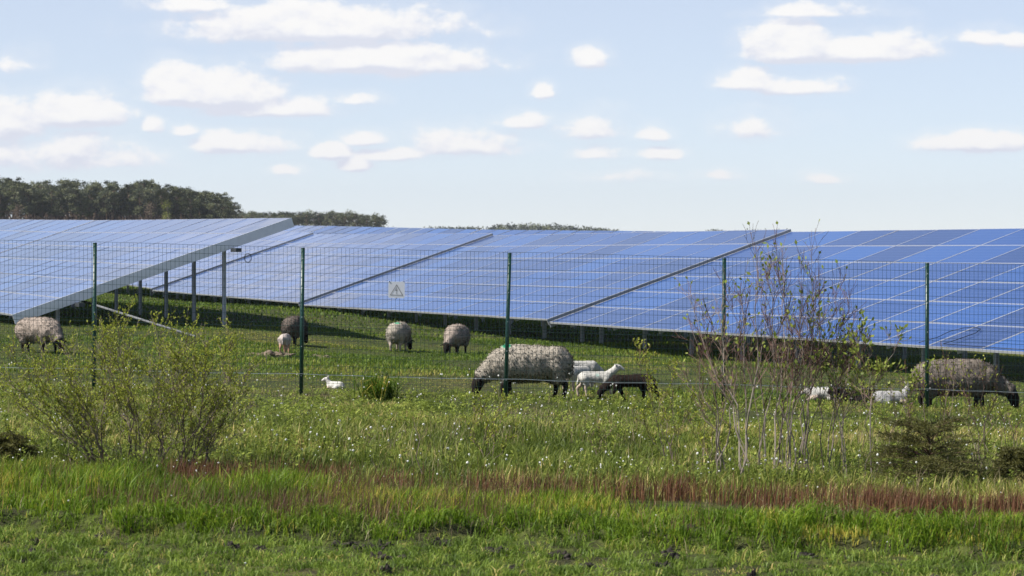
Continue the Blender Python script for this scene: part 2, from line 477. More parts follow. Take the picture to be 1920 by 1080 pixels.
# stalks
sv = np.stack([np.stack([x - .002, y, z], -1), np.stack([x + .002, y, z], -1), np.stack([x, y, z + H], -1)], 1).reshape(-1, 3)
loops = np.concatenate([np.arange(nq * 4), nq * 4 + np.arange(n * 3)])
st = np.concatenate([np.arange(nq) * 4, nq * 4 + np.arange(n) * 3])
me = mesh_np('leafy_weeds', np.concatenate([V, sv]), loops, st, None, [M['leaf_g']], attr=np.concatenate([t, np.full(n * 3, .3)]))
tag(link('leafy_weeds', me), 'leafy yellow-green weeds among the rank grass', 'weeds', kind='stuff')

# white flower heads, each one a thing
mb = MB(); mb.tube([(0, 0, 0), (.004, 0, .09), (0, .006, .17)], [.0018, .0015, .0012], 3, 0)
for i in range(9):
    a, e = R.uniform(0, 2 * PI), R.uniform(-.6, 1.5)
    c = Vector((0, .006, .178)); d = Vector((math.cos(a) * math.cos(e), math.sin(a) * math.cos(e), math.sin(e)))
    s_ = d.orthogonal().normalized(); s2 = d.cross(s_)
    p = c + d * .0085
    mb.poly([p - s_ * .006, p - s2 * .006, p + s_ * .006, p + s2 * .006], 1)
    mb.poly([c, p - s_ * .006, p + s_ * .006], 1)
fl = mb.mesh('flower', [M['stem'], M['white']])
cnt = 0
while cnt < 300:
    yy = 16 + 20 * R.random() ** .8
    xx = R.uniform(-1, 1) * (.181 * yy + .1)
    nz = float(fbm(np.array([xx * 1.3]), np.array([yy * .9]), 110)[0])
    pr = .04 if yy < 18.6 else (.14 if yy < 21 else .95 if yy < 24.5 else .75)
    if R.random() > pr * min(1, 6 * max(0, nz - .42)): continue
    o = link('white_flower', fl, None, (xx, yy, g1(xx, yy) + (R.uniform(.03, .13) if yy > 20 else -.06)), (R.uniform(-.25, .25), R.uniform(-.25, .25), R.uniform(0, 6)))
    s_ = R.choice([R.uniform(.6, .9), R.uniform(.8, 1.25)]); o.scale = (s_, s_, R.uniform(.8, 1.35) if yy > 20 else .7)
    tag(o, 'small white flower head on a thin stem in the meadow grass', 'flower', 'white flowers in the meadow grass')
    cnt += 1


n = 2200
x, y = scatter(n, 21.0, 35)
keep = rng.random(n) < .7 * sstep(.40, .60, fbm(x * 1.1, y * .8, 112)); x, y = x[keep], y[keep]; n = len(x)
z = gz(x, y) + U(.05, .20, n) * (1 - .5 * sstep(27, 32, y)); rr_ = U(.004, .0085, n)
V = np.stack([np.stack([x + a_ * rr_, y + b_ * rr_, z + c_ * rr_], 1) for a_, b_, c_ in ((1, 0, 0), (-1, 0, 0), (0, 1, 0), (0, -1, 0), (0, 0, 1), (0, 0, -1))], 1).reshape(-1, 3)
fc = np.array([(0, 2, 4), (2, 1, 4), (1, 3, 4), (3, 0, 4), (2, 0, 5), (1, 2, 5), (3, 1, 5), (0, 3, 5)])
lp = (np.arange(n)[:, None, None] * 6 + fc[None]).ravel()
tag(link('small_flowers', mesh_np('small_flowers', V, lp, np.arange(n * 8) * 3, None, [M['white']])), 'countless tiny white flowers and seed puffs in the rank grass', 'flowers', kind='stuff')

# ------------------------------------------------------------------ soil lumps, litter
def lump(name, loc, sx, sy, sz, mat, seed, label, cat, group=None, res=18):
    V = []
    for i in range(res + 1):
        for j in range(res * 2):
            th = PI / 2 * i / res; ph = PI * j / res
            p = Vector((math.sin(th) * math.cos(ph), math.sin(th) * math.sin(ph), math.cos(th)))
            n_ = mnoise.fractal(p * 2.3 + Vector((seed * 7.1, seed, 0)), 1, 2, 5)
            k = 1 + .55 * n_
            V.append((p.x * sx * k, p.y * sy * k, p.z * sz * (1 + .9 * n_) - .02))
    w = res * 2
    fs = [[i * w + j, i * w + (j + 1) % w, (i + 1) * w + (j + 1) % w, (i + 1) * w + j] for i in range(res) for j in range(w)]
    me = mesh_np(name, np.array(V), [k for f in fs for k in f], np.arange(len(fs)) * 4, None, [mat])
    o = link(name, me, None, loc)
    return tag(o, label, cat, group)


for i, (px, py, sx, sz, lab) in enumerate([
        (825, 1022, .075, .05, 'dark lump of soil on the short grass left of the middle'),
        (1053, 1046, .085, .05, 'dark lump of soil on the short grass below the middle'),
        (182, 1042, .06, .05, 'dark clod in the short grass at the lower left'),
        (1238, 1070, .07, .05, 'dark clod at the very bottom edge right of the middle'),
        (233, 1046, .085, .035, 'flat earth clod beside the small dark clod at lower left'),
        (490, 1034, .05, .045, 'brown clod under the seed heads left of the middle'),
        (722, 1076, .05, .05, 'dark clod cut by the bottom edge of the photo'),
        (1740, 1000, .16, .05, 'long crumbling lump of earth at the foot of the bank at right'),
        (1700, 985, .10, .06, 'crumbled dark earth under the bank grass at right'),
        (1885, 1003, .12, .05, 'dark earth lump by the right edge of the photo'),
        (1290, 998, .09, .05, 'dark earth under the arching grass right of the middle')]):
    p = hit(px, py)
    lump('earth_clod', p, sx, sx * .8, sz, M['soil'], i + 1, lab, 'earth clod', 'clods of dark earth')
for k in range(34):
    yy = R.choice([R.uniform(15.2, 17.2), R.uniform(17.2, 18.7), R.uniform(17.6, 18.7)]); xx = R.uniform(-.19, .19) * yy
    yy = min(yy, float(bank_edge(np.array([xx]))[0]) - .03); sx = R.uniform(.035, .13)
    lump('earth_clod', (xx, yy, g1(xx, yy)), sx, sx * .7, R.uniform(.022, .05), M['soil'], 60 + k, 'small crumbled clod of dark earth among the short front grass', 'earth clod', 'small clods of dark earth', 12)
for i, (px, py, sx, sz, lab) in enumerate([
        (495, 668, .42, .07, 'wide heap of dry litter behind the second fence post'),
        (600, 671, .22, .05, 'small heap of dry litter right of the second fence post')]):
    p = hit(px, py)
    lump('litter_heap', p, sx, .5, sz, M['dung'], 31 + i, lab, 'litter heap', 'heaps of dry litter', 26)


# ------------------------------------------------------------------ solar tables
TILT = .3256; MW, MH = 1.67, 1.01


def module_mesh(one):
    g = MB(); f = MB(); w, h = 1.650, .996; lip = .010; ls = .022; dp = .04
    z = -.004
    g.poly([(-w / 2 + ls, -h / 2 + lip, z), (w / 2 - ls, -h / 2 + lip, z), (w / 2 - ls, h / 2 - lip, z), (-w / 2 + ls, h / 2 - lip, z)])
    g.poly([(-w / 2 + lip, h / 2 - lip, z - .006), (w / 2 - lip, h / 2 - lip, z - .006), (w / 2 - lip, -h / 2 + lip, z - .006), (-w / 2 + lip, -h / 2 + lip, z - .006)], 1)
    for t_ in ((0, -h / 2 + lip / 2, w, lip), (0, h / 2 - lip / 2, w, lip)):
        f.box((t_[0], t_[1], -dp / 2), (t_[2], t_[3], dp))
    for t_ in ((-w / 2 + ls / 2, 0, ls, h - 2 * lip), (w / 2 - ls / 2, 0, ls, h - 2 * lip)):
        f.box((t_[0], t_[1], -dp / 2), (t_[2], t_[3], dp))
    return g.mesh('module', [M['cells'], M['alu']]), f.mesh('module_frame', [M['alu']])


PANEL, PFRAME = module_mesh(False)


def solar_table(near, far, ncol, label, group, frames=True, extra=None, braced=False, rail=.17):
    near, far = Vector(near), Vector(far)
    d = near - far
    L = d.length
    rz = math.atan2(d.y, d.x); pit = -math.atan2(d.z, math.hypot(d.x, d.y))
    gr = g1(near.x, near.y)
    root = empty('solar_table', near, (0, pit, rz))
    tag(root, label, 'solar panels', group)
    ct, stt = math.cos(TILT), math.sin(TILT)
    pitch = (L - .16) / ncol

    def sl(x_, v, off=0):  # a point on (off: above) the tilted plane
        return Vector((x_, v * ct - off * stt, v * stt + off * ct))
    for i in range(ncol):
        for j in range(6):
            jit = R.uniform(-.0015, .0015)
            o = link('solar_panel', PANEL, root, sl(-.08 - (i + .5) * pitch, (j + .5) * MH, jit), (TILT + R.uniform(-.004, .004), R.uniform(-.003, .003), 0))
            if frames: link('panel_frame', PFRAME, o)
    Ls = L - .16
    W = 6 * MH
    for v in (1.35, 4.75):
        mb = MB(); mb.box((0, 0, 0), (Ls, .06, .12)); link('purlin', mb.mesh('purlin', [M['galv']]), root, sl(-.08 - Ls / 2, v, -.105), (TILT, 0, 0))
    for xe, nm in ((-.065, 'end_rail'), (-L + .065, 'end_rail')):
        mb = MB(); mb.box((0, 0, 0), (.025, W + .02, rail)); link(nm, mb.mesh(nm, [M['railgrey'] if braced else M['railalu']]), root, sl(xe, W / 2, -rail / 2), (TILT, 0, 0))
    nb = max(2, round(Ls / 2.5))
    rafter = MB(); rafter.box((0, 0, 0), (.06, W - .5, .075)); rafter = rafter.mesh('rafter', [M['galv']])
    inv = Matrix.Rotation(rz, 4, 'Z') @ Matrix.Rotation(pit, 4, 'Y')
    for k in range(nb + 1):
        x_ = -.55 - (Ls - .95) * k / nb
        link('rafter', rafter, root, sl(x_, W / 2, -.165), (TILT, 0, 0))
        for v in (1.0, 4.65):
            p = sl(x_ - .07, v, -.20)
            wp = near + inv @ p
            g_ = g1(wp.x, wp.y) - .15
            h_ = wp.z - g_
            mb = MB()   # C-profile: web and two flanges
            mb.box((0, 0, -h_ / 2), (.012, .075, h_)); mb.box((.027, .033, -h_ / 2), (.042, .009, h_)); mb.box((.027, -.033, -h_ / 2), (.042, .009, h_))
            link('post', mb.mesh('post', [M['galv']]), root, p, (0, -pit, 0))
        if braced and k % 2 == 0:
            mb = MB(); a_ = sl(x_ - .13, 1.1, -.30); b_ = Vector((x_ - .13, 4.65 * ct - .02, .22))
            mb.bar(a_, b_, .04, .04); link('brace', mb.mesh('brace', [M['galv']]), root)
    if extra: extra(root, sl, L)
    return root


def main_pt(i):
    s = i * 1.67; t_ = s / 40
    yaw, pitc = .3632, .0012
    p = Vector((7.1958, 43.3666, HC - 1.6987)) + Vector((-math.sin(yaw), math.cos(yaw), math.tan(pitc))) * s
    p.z += -.3242 * t_ * t_ + .1981 * t_ ** 3; p.x += .513 * t_ * t_
    return p


def dangling_cable(root, sl, L):
    mb = MB()
    ip = [(-3.72, .05, .03), (-3.62, .35, .02), (-3.70, .62, .02), (-3.55, .80, .02), (-3.3, .86, .02), (-3.0, .80, .02), (-2.85, .62, .02), (-2.9, .3, .02), (-2.95, .06, .03), (-2.0, .04, .03), (-.3, .03, .03)]
    mb.tube([sl(*p) for p in ip], .006, 5, 0)
    link('cable', mb.mesh('cable', [M['cable']], True), root)


for i0, i1, lab, ex in ((-1, 11, 'long table of blue solar panels filling the right of the photo', dangling_cable),
                        (11, 23, 'table of blue solar panels behind the warning sign and the big white ewe', None),
                        (23, 35, 'table of pale reflecting solar panels behind the second fence post', None),
                        (35, 47, 'solar table half hidden behind the nearer table at left', None)):
    solar_table(main_pt(i0) + Vector((0, 0, .028)), main_pt(i1) - Vector((0, 0, .028)), i1 - i0, lab, 'solar tables of the long middle row', True, ex, True, .12)

yaw = .3632
rdir = Vector((-math.sin(yaw), math.cos(yaw), 0))
L0 = Vector((-9.90, 56.1, .44))


def left_extra(root, sl, L):
    mb = MB()
    mb.box(sl(.12, 4.70, -.24), (.42, .12, .08)); mb.box(sl(.12, 1.3, -.24), (.42, .12, .08))
    link('purlin_end', mb.mesh('purlin_end', [M['darksteel']]), root)
    mb = MB(); c0 = sl(.02, 4.95, -.36)
    for rr in (.085, .10):
        mb.tube([c0 + Vector((0, math.sin(a) * rr * .8, -.13 + math.cos(a) * rr)) for a in np.linspace(0, 2 * PI, 18)], .004, 4)
    mb.tube([sl(-.6, 2.6, -.25) + Vector((0, .3 * u, -.55 * math.sin(PI * u))) for u in np.linspace(0, 1, 9)], .006, 4)
    link('cable', mb.mesh('cable', [M['cable']], True), root)


a1 = L0 + rdir * 18.45 + Vector((0, 0, .07))
solar_table(L0, a1, 11, 'nearer solar table at left with its grey end rail and posts showing', 'solar tables of the left row', True, left_extra, False, .20)
a1b = L0 + rdir * 18.5 + Vector((0, 0, .075)); a2 = L0 + rdir * 38.6 + Vector((0, 0, .24))
solar_table(a1b, a2, 12, 'solar table at the far left edge of the photo', 'solar tables of the left row', True, None, False, .20)
B0 = Vector((17.9, 47.5, 0))
zz = [(48, .27), (69, .41), (90, .66), (111, .80)]
for k in range(3):
    (s0, z0), (s1, z1) = zz[k], zz[k + 1]
    p0 = B0 + rdir * s0; p1 = B0 + rdir * (s1 - .04); p0.z = z0; p1.z = z1
    solar_table(p0, p1, 12, ['back row solar table peeking over the middle of the long row', 'back row solar table peeking out left of the middle', 'back row solar table at the corner of the nearer left table'][k],
                'solar tables of the back row', False)
# a loose galvanised pipe lying slanting under the left table
pa, pb = at(147, 562, 57.5), hit(366, 634)
mb = MB(); mb.tube([pa, pb + Vector((0, 0, .03))], .024, 8); tag(link('steel_pipe', mb.mesh('steel_pipe', [M['galvdull']], True)), 'galvanised pipe slanting to the grass under the left solar table', 'pipe')


# ------------------------------------------------------------------ fence
FD = 34.0


def fz(X): return .015 - .0244 * X          # foot of the fence


def ftop(X): return HC - (476 - HY) * FD / F - .0244 * X   # post tops


fence = empty('mesh_fence', (0, FD, 0))
tag(fence, 'green welded mesh fence with five round posts in front of the sheep', 'fence')
for i, (pt, pb_) in enumerate(((-212, -213), (178, 176), (568, 564), (955.5, 947), (1358, 1356), (1738.5, 1738), (2120, 2119))):
    xt, xb = (pt - 960) / F * FD, (pb_ - 960) / F * FD
    mb = MB()
    a_, b_ = Vector((xb, 0, g1(xb, FD) - .2)), Vector((xt, 0, ftop(xt)))
    mb.tube([a_, b_], .024, 14); mb.tube([b_, b_ + Vector((0, 0, .012))], [.027, .022], 14)
    po = link('fence_post', mb.mesh('fence_post', [M['greenpaint']], True), fence)
    mb = MB()
    for k in range(5):
        p = a_.lerp(b_, .22 + .18 * k); mb.tube([p + Vector((0, -.020, 0)), p + Vector((0, -.034, 0))], .007, 6)
    link('clip', mb.mesh('clip', [M['zincwire']]), po)
X0, X1 = -7.6, 7.6
mb = MB(); wy = -.036
nv = int((X1 - X0) / .05)
for k in range(nv + 1):
    X = X0 + k * .05
    mb.tube([(X, wy, fz(X) + .06), (X + .002 * math.sin(k * 1.7), wy, ftop(X) + .02)], .0019, 3, cap=False)
zr = [ftop(0) + .02 - .1015 * k for k in range(17)]
for k, z_ in enumerate(zr):
    mb.tube([(X, wy - .003, z_ - .0244 * X + .004 * math.sin(X * 2.3 + k)) for X in np.linspace(X0, X1, 60)], .0021, 3, cap=False)
link('wire_mesh', mb.mesh('wire_mesh', [M['wire']]), fence)
for off, mt, r_ in ((.235, 'zincwire', .0035), (.815, 'wire', .0032)):
    mb = MB(); pts = []
    for X in np.linspace(X0, X1, 130):
        u = ((X - (568 - 960) / F * FD) / 2.5) % 1
        pts.append((X, wy - .008, fz(X) + off - .012 * math.sin(PI * u) + .003 * math.sin(X * 9)))
    mb.tube(pts, r_, 4, cap=False); link('tension_wire', mb.mesh('tension_wire', [M[mt]]), fence)

# warning sign
sc_ = at(743.5, 543.5, FD - .05)
sg = empty('warning_sign', sc_, (0, .018, 0)); tag(sg, 'square white high voltage warning sign hung on the wire mesh', 'sign')
mb = MB(); s_ = .098; c_ = .012
out = [(-s_ + c_, -s_), (s_ - c_, -s_), (s_, -s_ + c_), (s_, s_ - c_), (s_ - c_, s_), (-s_ + c_, s_), (-s_, s_ - c_), (-s_, -s_ + c_)]
mb.poly([(p[0], -.002, p[1]) for p in out]); mb.poly([(p[0], .002, p[1]) for p in out][::-1])
for a_, b_ in zip(out, out[1:] + out[:1]): mb.poly([(a_[0], -.002, a_[1]), (a_[0], .002, a_[1]), (b_[0], .002, b_[1]), (b_[0], -.002, b_[1])])
link('plate', mb.mesh('plate', [M['signwhite']]), sg)
mb = MB()
T = [(-.080, -.066), (.080, -.066), (.0, .068)]; cx_, cz_ = 0, -.0215


def shrink(p, k): return (cx_ + (p[0] - cx_) * k, cz_ + (p[1] - cz_) * k)


for i in range(3):
    a_, b_ = T[i], T[(i + 1) % 3]; ai, bi = shrink(a_, .84), shrink(b_, .84)
    mb.poly([(a_[0], -.005, a_[1]), (b_[0], -.005, b_[1]), (bi[0], -.005, bi[1]), (ai[0], -.005, ai[1])])
for P_ in ([(.002, .030), (-.020, -.012), (-.002, -.008), (-.010, -.030), (.016, .004), (-.002, 0)],):
    mb.poly([(p[0], -.005, p[1]) for p in [(.004, .032), (-.016, -.010), (-.004, -.010), (.006, .032)]])
    mb.poly([(p[0], -.005, p[1]) for p in [(-.016, -.010), (.012, -.004), (.012, .002), (-.010, -.004)]])
    mb.poly([(p[0], -.005, p[1]) for p in [(.012, .002), (-.004, -.040), (-.002, -.042), (.004, -.006)]])
    mb.poly([(p[0], -.005, p[1]) for p in [(-.010, -.030), (-.004, -.047), (.008, -.034)]])
link('warning_symbol', mb.mesh('warning_symbol', [M['signblack']]), sg)
mb = MB()
for p in ((-s_ + .01, s_ + .002), (s_ - .01, s_ + .002), (0, -s_ - .002)): mb.box((p[0], 0, p[1]), (.008, .02, .012))
link('cable_tie', mb.mesh('cable_tie', [M['cable']]), sg)


# ------------------------------------------------------------------ sheep
def capsule(mb, p0, r0, p1, r1, sy=1.0, n=14):
    p0, p1 = Vector(p0), Vector(p1); d = (p1 - p0)
    L = max(d.length, 1e-5); d = d / L
    a = d.orthogonal().normalized(); c = d.cross(a)
    rings = []
    for k in range(7): th = PI / 2 * (1 - k / 6); rings.append((-math.sin(th) * r0, math.cos(th) * r0))
    for k in range(7): th = PI / 2 * k / 6; rings.append((L + math.sin(th) * r1, math.cos(th) * r1))
    b = len(mb.v)
    for off, r in rings:
        for j in range(n):
            an = 2 * PI * j / n
            mb.v.append(tuple(p0 + d * off + (a * math.cos(an) + c * math.sin(an)) * max(r, 1e-4))); mb.t.append(.5)
    for i in range(len(rings) - 1):
        for j in range(n):
            j2 = (j + 1) % n
            mb.f.append([b + i * n + j, b + i * n + j2, b + (i + 1) * n + j2, b + (i + 1) * n + j]); mb.m.append(0)
    mb.f.append([b + j for j in range(n)][::-1]); mb.m.append(0)
    q_ = b + (len(rings) - 1) * n; mb.f.append([q_ + j for j in range(n)]); mb.m.append(0)


def creature(name, parts, cols, loc, heading, scale, label, cat, group, voxel=.017, wool=.012, tufts=3000, tuft_len=.03, spots=(), seed=0, eyes=()):
    mb = MB()
    for p in parts: capsule(mb, p[0], p[1], p[2], p[3])
    me = mb.mesh('tmp', [])
    o = bpy.data.objects.new('tmp', me); COL.objects.link(o)
    md = o.modifiers.new('r', 'REMESH'); md.mode = 'VOXEL'; md.voxel_size = voxel
    dg = bpy.context.evaluated_depsgraph_get(); dg.update()
    m2 = bpy.data.meshes.new_from_object(o.evaluated_get(dg))
    bpy.data.objects.remove(o); bpy.data.meshes.remove(me)
    nV = len(m2.vertices); V = np.empty(nV * 3, np.float32); m2.vertices.foreach_get('co', V); V = V.reshape(-1, 3).astype(float)
    E = np.empty(len(m2.edges) * 2, np.int32); m2.edges.foreach_get('vertices', E); E = E.reshape(-1, 2)
    deg = np.bincount(E.ravel(), minlength=nV)[:, None]

    def smooth(A, it):
        for _ in range(it):
            S = np.zeros_like(A); np.add.at(S, E[:, 0], A[E[:, 1]]); np.add.at(S, E[:, 1], A[E[:, 0]])
            A = .45 * A + .55 * S / np.maximum(deg, 1)
        return A
    V = smooth(V, 5)
    # which part is each point of the skin
    D = []
    for p in parts:
        a, b = np.array(p[0], float), np.array(p[2], float); ab = b - a; L2 = max(ab @ ab, 1e-9)
        u = np.clip(((V - a) @ ab) / L2, 0, 1)
        D.append(np.linalg.norm(V - a - u[:, None] * ab, axis=1) - (p[1] + (p[3] - p[1]) * u))
    best = np.argmin(np.array(D), 0)
    C = np.array([cols[parts[k][4]] for k in best], float)
    iswool = smooth(np.array([parts[k][4] == 'wool' for k in best], float)[:, None], 2)[:, 0]
    C = smooth(C, 1)
    for pos, rad, c in spots:
        dd = np.linalg.norm(V - np.array(pos), axis=1)
        nz = np.array([mnoise.noise(Vector(v) * 18) for v in V])
        w = np.clip((rad * (1 + .35 * nz) - dd) / (rad * .35), 0, 1)[:, None]
        C = C * (1 - w) + np.array(c) * w
    m2.vertices.foreach_set('co', V.astype(np.float32).ravel()); m2.update()
    N = np.empty(nV * 3, np.float32); m2.vertices.foreach_get('normal', N); N = N.reshape(-1, 3).astype(float)
    of = Vector((seed * 3.7, seed * 1.3, 0))
    dsp = np.array([1.1 * mnoise.noise(Vector(v) * 7 + of) + .55 * mnoise.noise(Vector(v) * 19 + of) + .25 * abs(mnoise.noise(Vector(v) * 45 + of)) for v in V])
    V2 = V + N * (dsp * wool * iswool)[:, None]
    m2.vertices.foreach_set('co', V2.astype(np.float32).ravel())
    for a_ in list(m2.attributes):
        if a_.name in ('t', 'col'): m2.attributes.remove(a_)
    at_ = m2.attributes.new('col', 'FLOAT_COLOR', 'POINT')
    cc = np.ones((nV, 4), np.float32); cc[:, :3] = C; at_.data.foreach_set('color', cc.ravel())
    m2.materials.clear(); m2.materials.append(M['coat']); m2.name = name
    m2.polygons.foreach_set('use_smooth', np.ones(len(m2.polygons), bool)); m2.update()
    o = link(name, m2, None, loc, (0, 0, heading)); o.scale = (scale,) * 3
    tag(o, label, cat, group)
    if tufts:
        tufts = int(tufts * 1.5)
        w = np.where(iswool > .6)[0]
        lr = np.random.default_rng(seed + 77)
        s = lr.choice(w, tufts)
        p = V2[s] + lr.normal(0, voxel * .4, (tufts, 3)); nn = N[s]
        dr = nn * .45 + lr.normal(0, .45, (tufts, 3)); dr[:, 2] -= .45; dr /= np.linalg.norm(dr, axis=1)[:, None]
        sd = np.cross(dr, lr.normal(0, 1, (tufts, 3))); sd /= np.linalg.norm(sd, axis=1)[:, None] + 1e-9
        ln = tuft_len * .55 * lr.uniform(.5, 1.3, (tufts, 1)); wd = ln * .26
        TV = np.stack([p - sd * wd - nn * .006, p + sd * wd - nn * .006, p + dr * ln * .7 + sd * wd * .8, p + dr * ln - np.array([0, 0, .15]) * ln], 1).reshape(-1, 3)
        tc = np.repeat(np.clip(C[s] * lr.uniform(.85, 1.10, (tufts, 1)), 0, .9), 4, 0)
        fm = mesh_np('fleece', TV, np.arange(tufts * 4), np.arange(tufts) * 4, None, [M['coat']], col=tc)
        fm.polygons.foreach_set('use_smooth', np.ones(tufts, bool)); fm.normals_split_custom_set_from_vertices((np.repeat(N[s] + lr.normal(0, .12, (tufts, 3)), 4, 0)).tolist())
        link('fleece', fm, o)
    if eyes:
        eb = MB()
        for e in eyes: capsule(eb, e, .008, Vector(e) + Vector((.002, 0, 0)), .008, n=8)
        link('eyes', eb.mesh('eyes', [M['cable']], True), o)
    return o


def rot2(p, piv, a):
    x_, y_ = p[0] - piv[0], p[1] - piv[1]
    return (piv[0] + x_ * math.cos(a) - y_ * math.sin(a), piv[1] + x_ * math.sin(a) + y_ * math.cos(a), p[2])


def ewe(turn=0.0, step=.04, fat=1.0, legs='dark', reach=0.0):
    """grazing ewe: nose forward along +x, feet at z = 0"""
    w = fat
    P = [((-.36, 0, .435), .205 * w, (-.10, 0, .435), .225 * w, 'wool'), ((-.10, 0, .435), .225 * w, (.16, 0, .43), .225 * w, 'wool'), ((.16, 0, .43), .225 * w, (.34, 0, .425), .19 * w, 'wool'),
         ((-.34, .05, .49), .15 * w, (.25, .03, .51), .15 * w, 'wool'), ((-.34, -.05, .49), .15 * w, (.25, -.03, .51), .15 * w, 'wool'),
         ((-.46, 0, .44), .13 * w, (-.50, 0, .33), .07, 'wool')]
    nk = [((.34, 0, .44), .175, (.48, 0, .36), .13, 'wool'), ((.48, 0, .36), .13, (.55 + reach, 0, .29), .10, 'wool')]
    hd = [((.585 + reach, 0, .245), .085, (.625 + reach, 0, .165), .078, 'dark'), ((.625 + reach, 0, .165), .076, (.65 + reach, 0, .055), .050, 'dark'),
          ((.60 + reach, .07, .245), .028, (.61 + reach, .175, .215), .020, 'dark'), ((.60 + reach, -.07, .245), .028, (.61 + reach, -.175, .215), .020, 'dark')]
    for p in nk + hd:
        P.append((rot2(p[0], (.36, 0), turn), p[1], rot2(p[2], (.36, 0), turn), p[3], p[4]))
    for s in (-1, 1):
        y_ = s * .105; f = s * step
        P += [((.27, y_, .34), .095, (.275 + f * .5, y_, .235), .055, 'wool'), ((.275 + f * .5, y_, .235), .047, (.28 + f, y_, .13), .036, legs), ((.28 + f, y_, .13), .036, (.275 + f * 1.2, y_, .03), .028, legs), ((.275 + f * 1.2, y_, .03), .030, (.295 + f * 1.2, y_, .012), .026, 'hoof')]
        b = -s * step
        P += [((-.36, y_ * 1.05, .36), .125, (-.35 + b * .5, y_ * 1.05, .25), .085, 'wool'), ((-.36 + b * .5, y_, .25), .058, (-.425 + b, y_, .165), .038, legs), ((-.425 + b, y_, .165), .038, (-.40 + b, y_, .03), .029, legs), ((-.40 + b, y_, .03), .030, (-.38 + b, y_, .012), .026, 'hoof')]
    P.append(((-.2, 0, .27), .07, (-.27, 0, .24), .06, legs))
    return P


def lamb(head='up', turn=0.0, step=.05):
    P = [((-.22, 0, .345), .098, (0, 0, .335), .092, 'wool'), ((0, 0, .335), .092, (.17, 0, .345), .095, 'wool'), ((-.22, 0, .37), .075, (.17, 0, .375), .07, 'wool')]
    if head == 'up':
        nk = [((.18, 0, .37), .082, (.33, 0, .50), .055, 'wool')]
        hd = [((.33, 0, .52), .052, (.38, 0, .515), .047, 'face'), ((.38, 0, .515), .046, (.445, 0, .475), .030, 'face'),
              ((.325, .04, .545), .017, (.30, .105, .56), .011, 'face'), ((.325, -.04, .545), .017, (.30, -.105, .56), .011, 'face')]
    else:
        nk = [((.18, 0, .35), .080, (.33, 0, .24), .058, 'wool')]
        hd = [((.34, 0, .22), .052, (.37, 0, .17), .047, 'face'), ((.37, 0, .17), .047, (.395, 0, .085), .029, 'face'),
              ((.33, .04, .235), .017, (.31, .10, .22), .011, 'face'), ((.33, -.04, .235), .017, (.31, -.10, .22), .011, 'face')]
    for p in nk + hd:
        P.append((rot2(p[0], (.18, 0), turn), p[1], rot2(p[2], (.18, 0), turn), p[3], p[4]))
    for s in (-1, 1):
        y_ = s * .055; f = s * step; b = -s * step
        P += [((.15, y_, .31), .06, (.15 + f * .4, y_, .23), .038, 'wool'), ((.15 + f * .4, y_, .23), .034, (.155 + f, y_, .13), .025, 'legs'), ((.155 + f, y_, .13), .026, (.15 + f * 1.3, y_, .02), .020, 'legs')]
        P += [((-.22, y_, .32), .075, (-.21 + b * .4, y_, .23), .050, 'wool'), ((-.22 + b * .4, y_, .23), .036, (-.275 + b, y_, .155), .026, 'legs'), ((-.275 + b, y_, .155), .026, (-.255 + b, y_, .02), .020, 'legs')]
    P.append(((-.31, 0, .37), .026, (-.345, 0, .22), .018, 'wool'))
    return P


def lying(turn=0.0, up=1.0):
    P = [((-.20, 0, .12), .105, (.02, 0, .12), .105, 'wool'), ((.02, 0, .12), .105, (.17, 0, .125), .095, 'wool')]
    hz = .20 + .07 * up
    nk = [((.17, 0, .15), .075, (.25, 0, hz - .02), .052, 'wool')]
    hd = [((.25, 0, hz), .050, (.30, 0, hz), .045, 'face'), ((.30, 0, hz), .045, (.37, 0, hz - .035), .029, 'face'),
          ((.245, .04, hz + .03), .018, (.22, .085, hz + .09), .012, 'face'), ((.245, -.04, hz + .03), .018, (.22, -.085, hz + .09), .012, 'face')]
    for p in nk + hd:
        P.append((rot2(p[0], (.17, 0), turn), p[1], rot2(p[2], (.17, 0), turn), p[3], p[4]))
    for s in (-1, 1):
        P += [((.14, s * .08, .07), .04, (.27, s * .085, .03), .025, 'legs'), ((.27, s * .085, .03), .025, (.17, s * .09, .022), .020, 'legs'),
              ((-.18, s * .09, .09), .065, (-.06, s * .125, .045), .038, 'wool'), ((-.06, s * .125, .04), .026, (-.16, s * .13, .024), .020, 'legs')]
    P.append(((-.29, 0, .11), .026, (-.36, .05, .05), .018, 'wool'))
    return P


WHITE = dict(wool=(.40, .355, .29), dark=(.018, .014, .012), hoof=(.03, .025, .02), pale=(.40, .33, .27))
PINK = dict(WHITE, wool=(.37, .305, .255))
GREYW = dict(WHITE, wool=(.185, .155, .128))
DARK = dict(WHITE, wool=(.135, .110, .092))
LW = dict(wool=(.56, .54, .49), face=(.56, .53, .49), legs=(.55, .44, .36))
LB = dict(wool=(.021, .014, .011), face=(.014, .010, .009), legs=(.016, .011, .010))
GRN = (.05, .42, .22)


def stand(px, py): return hit(px, py)


EG, LG = 'grazing ewes behind the fence', 'lambs behind the fence'
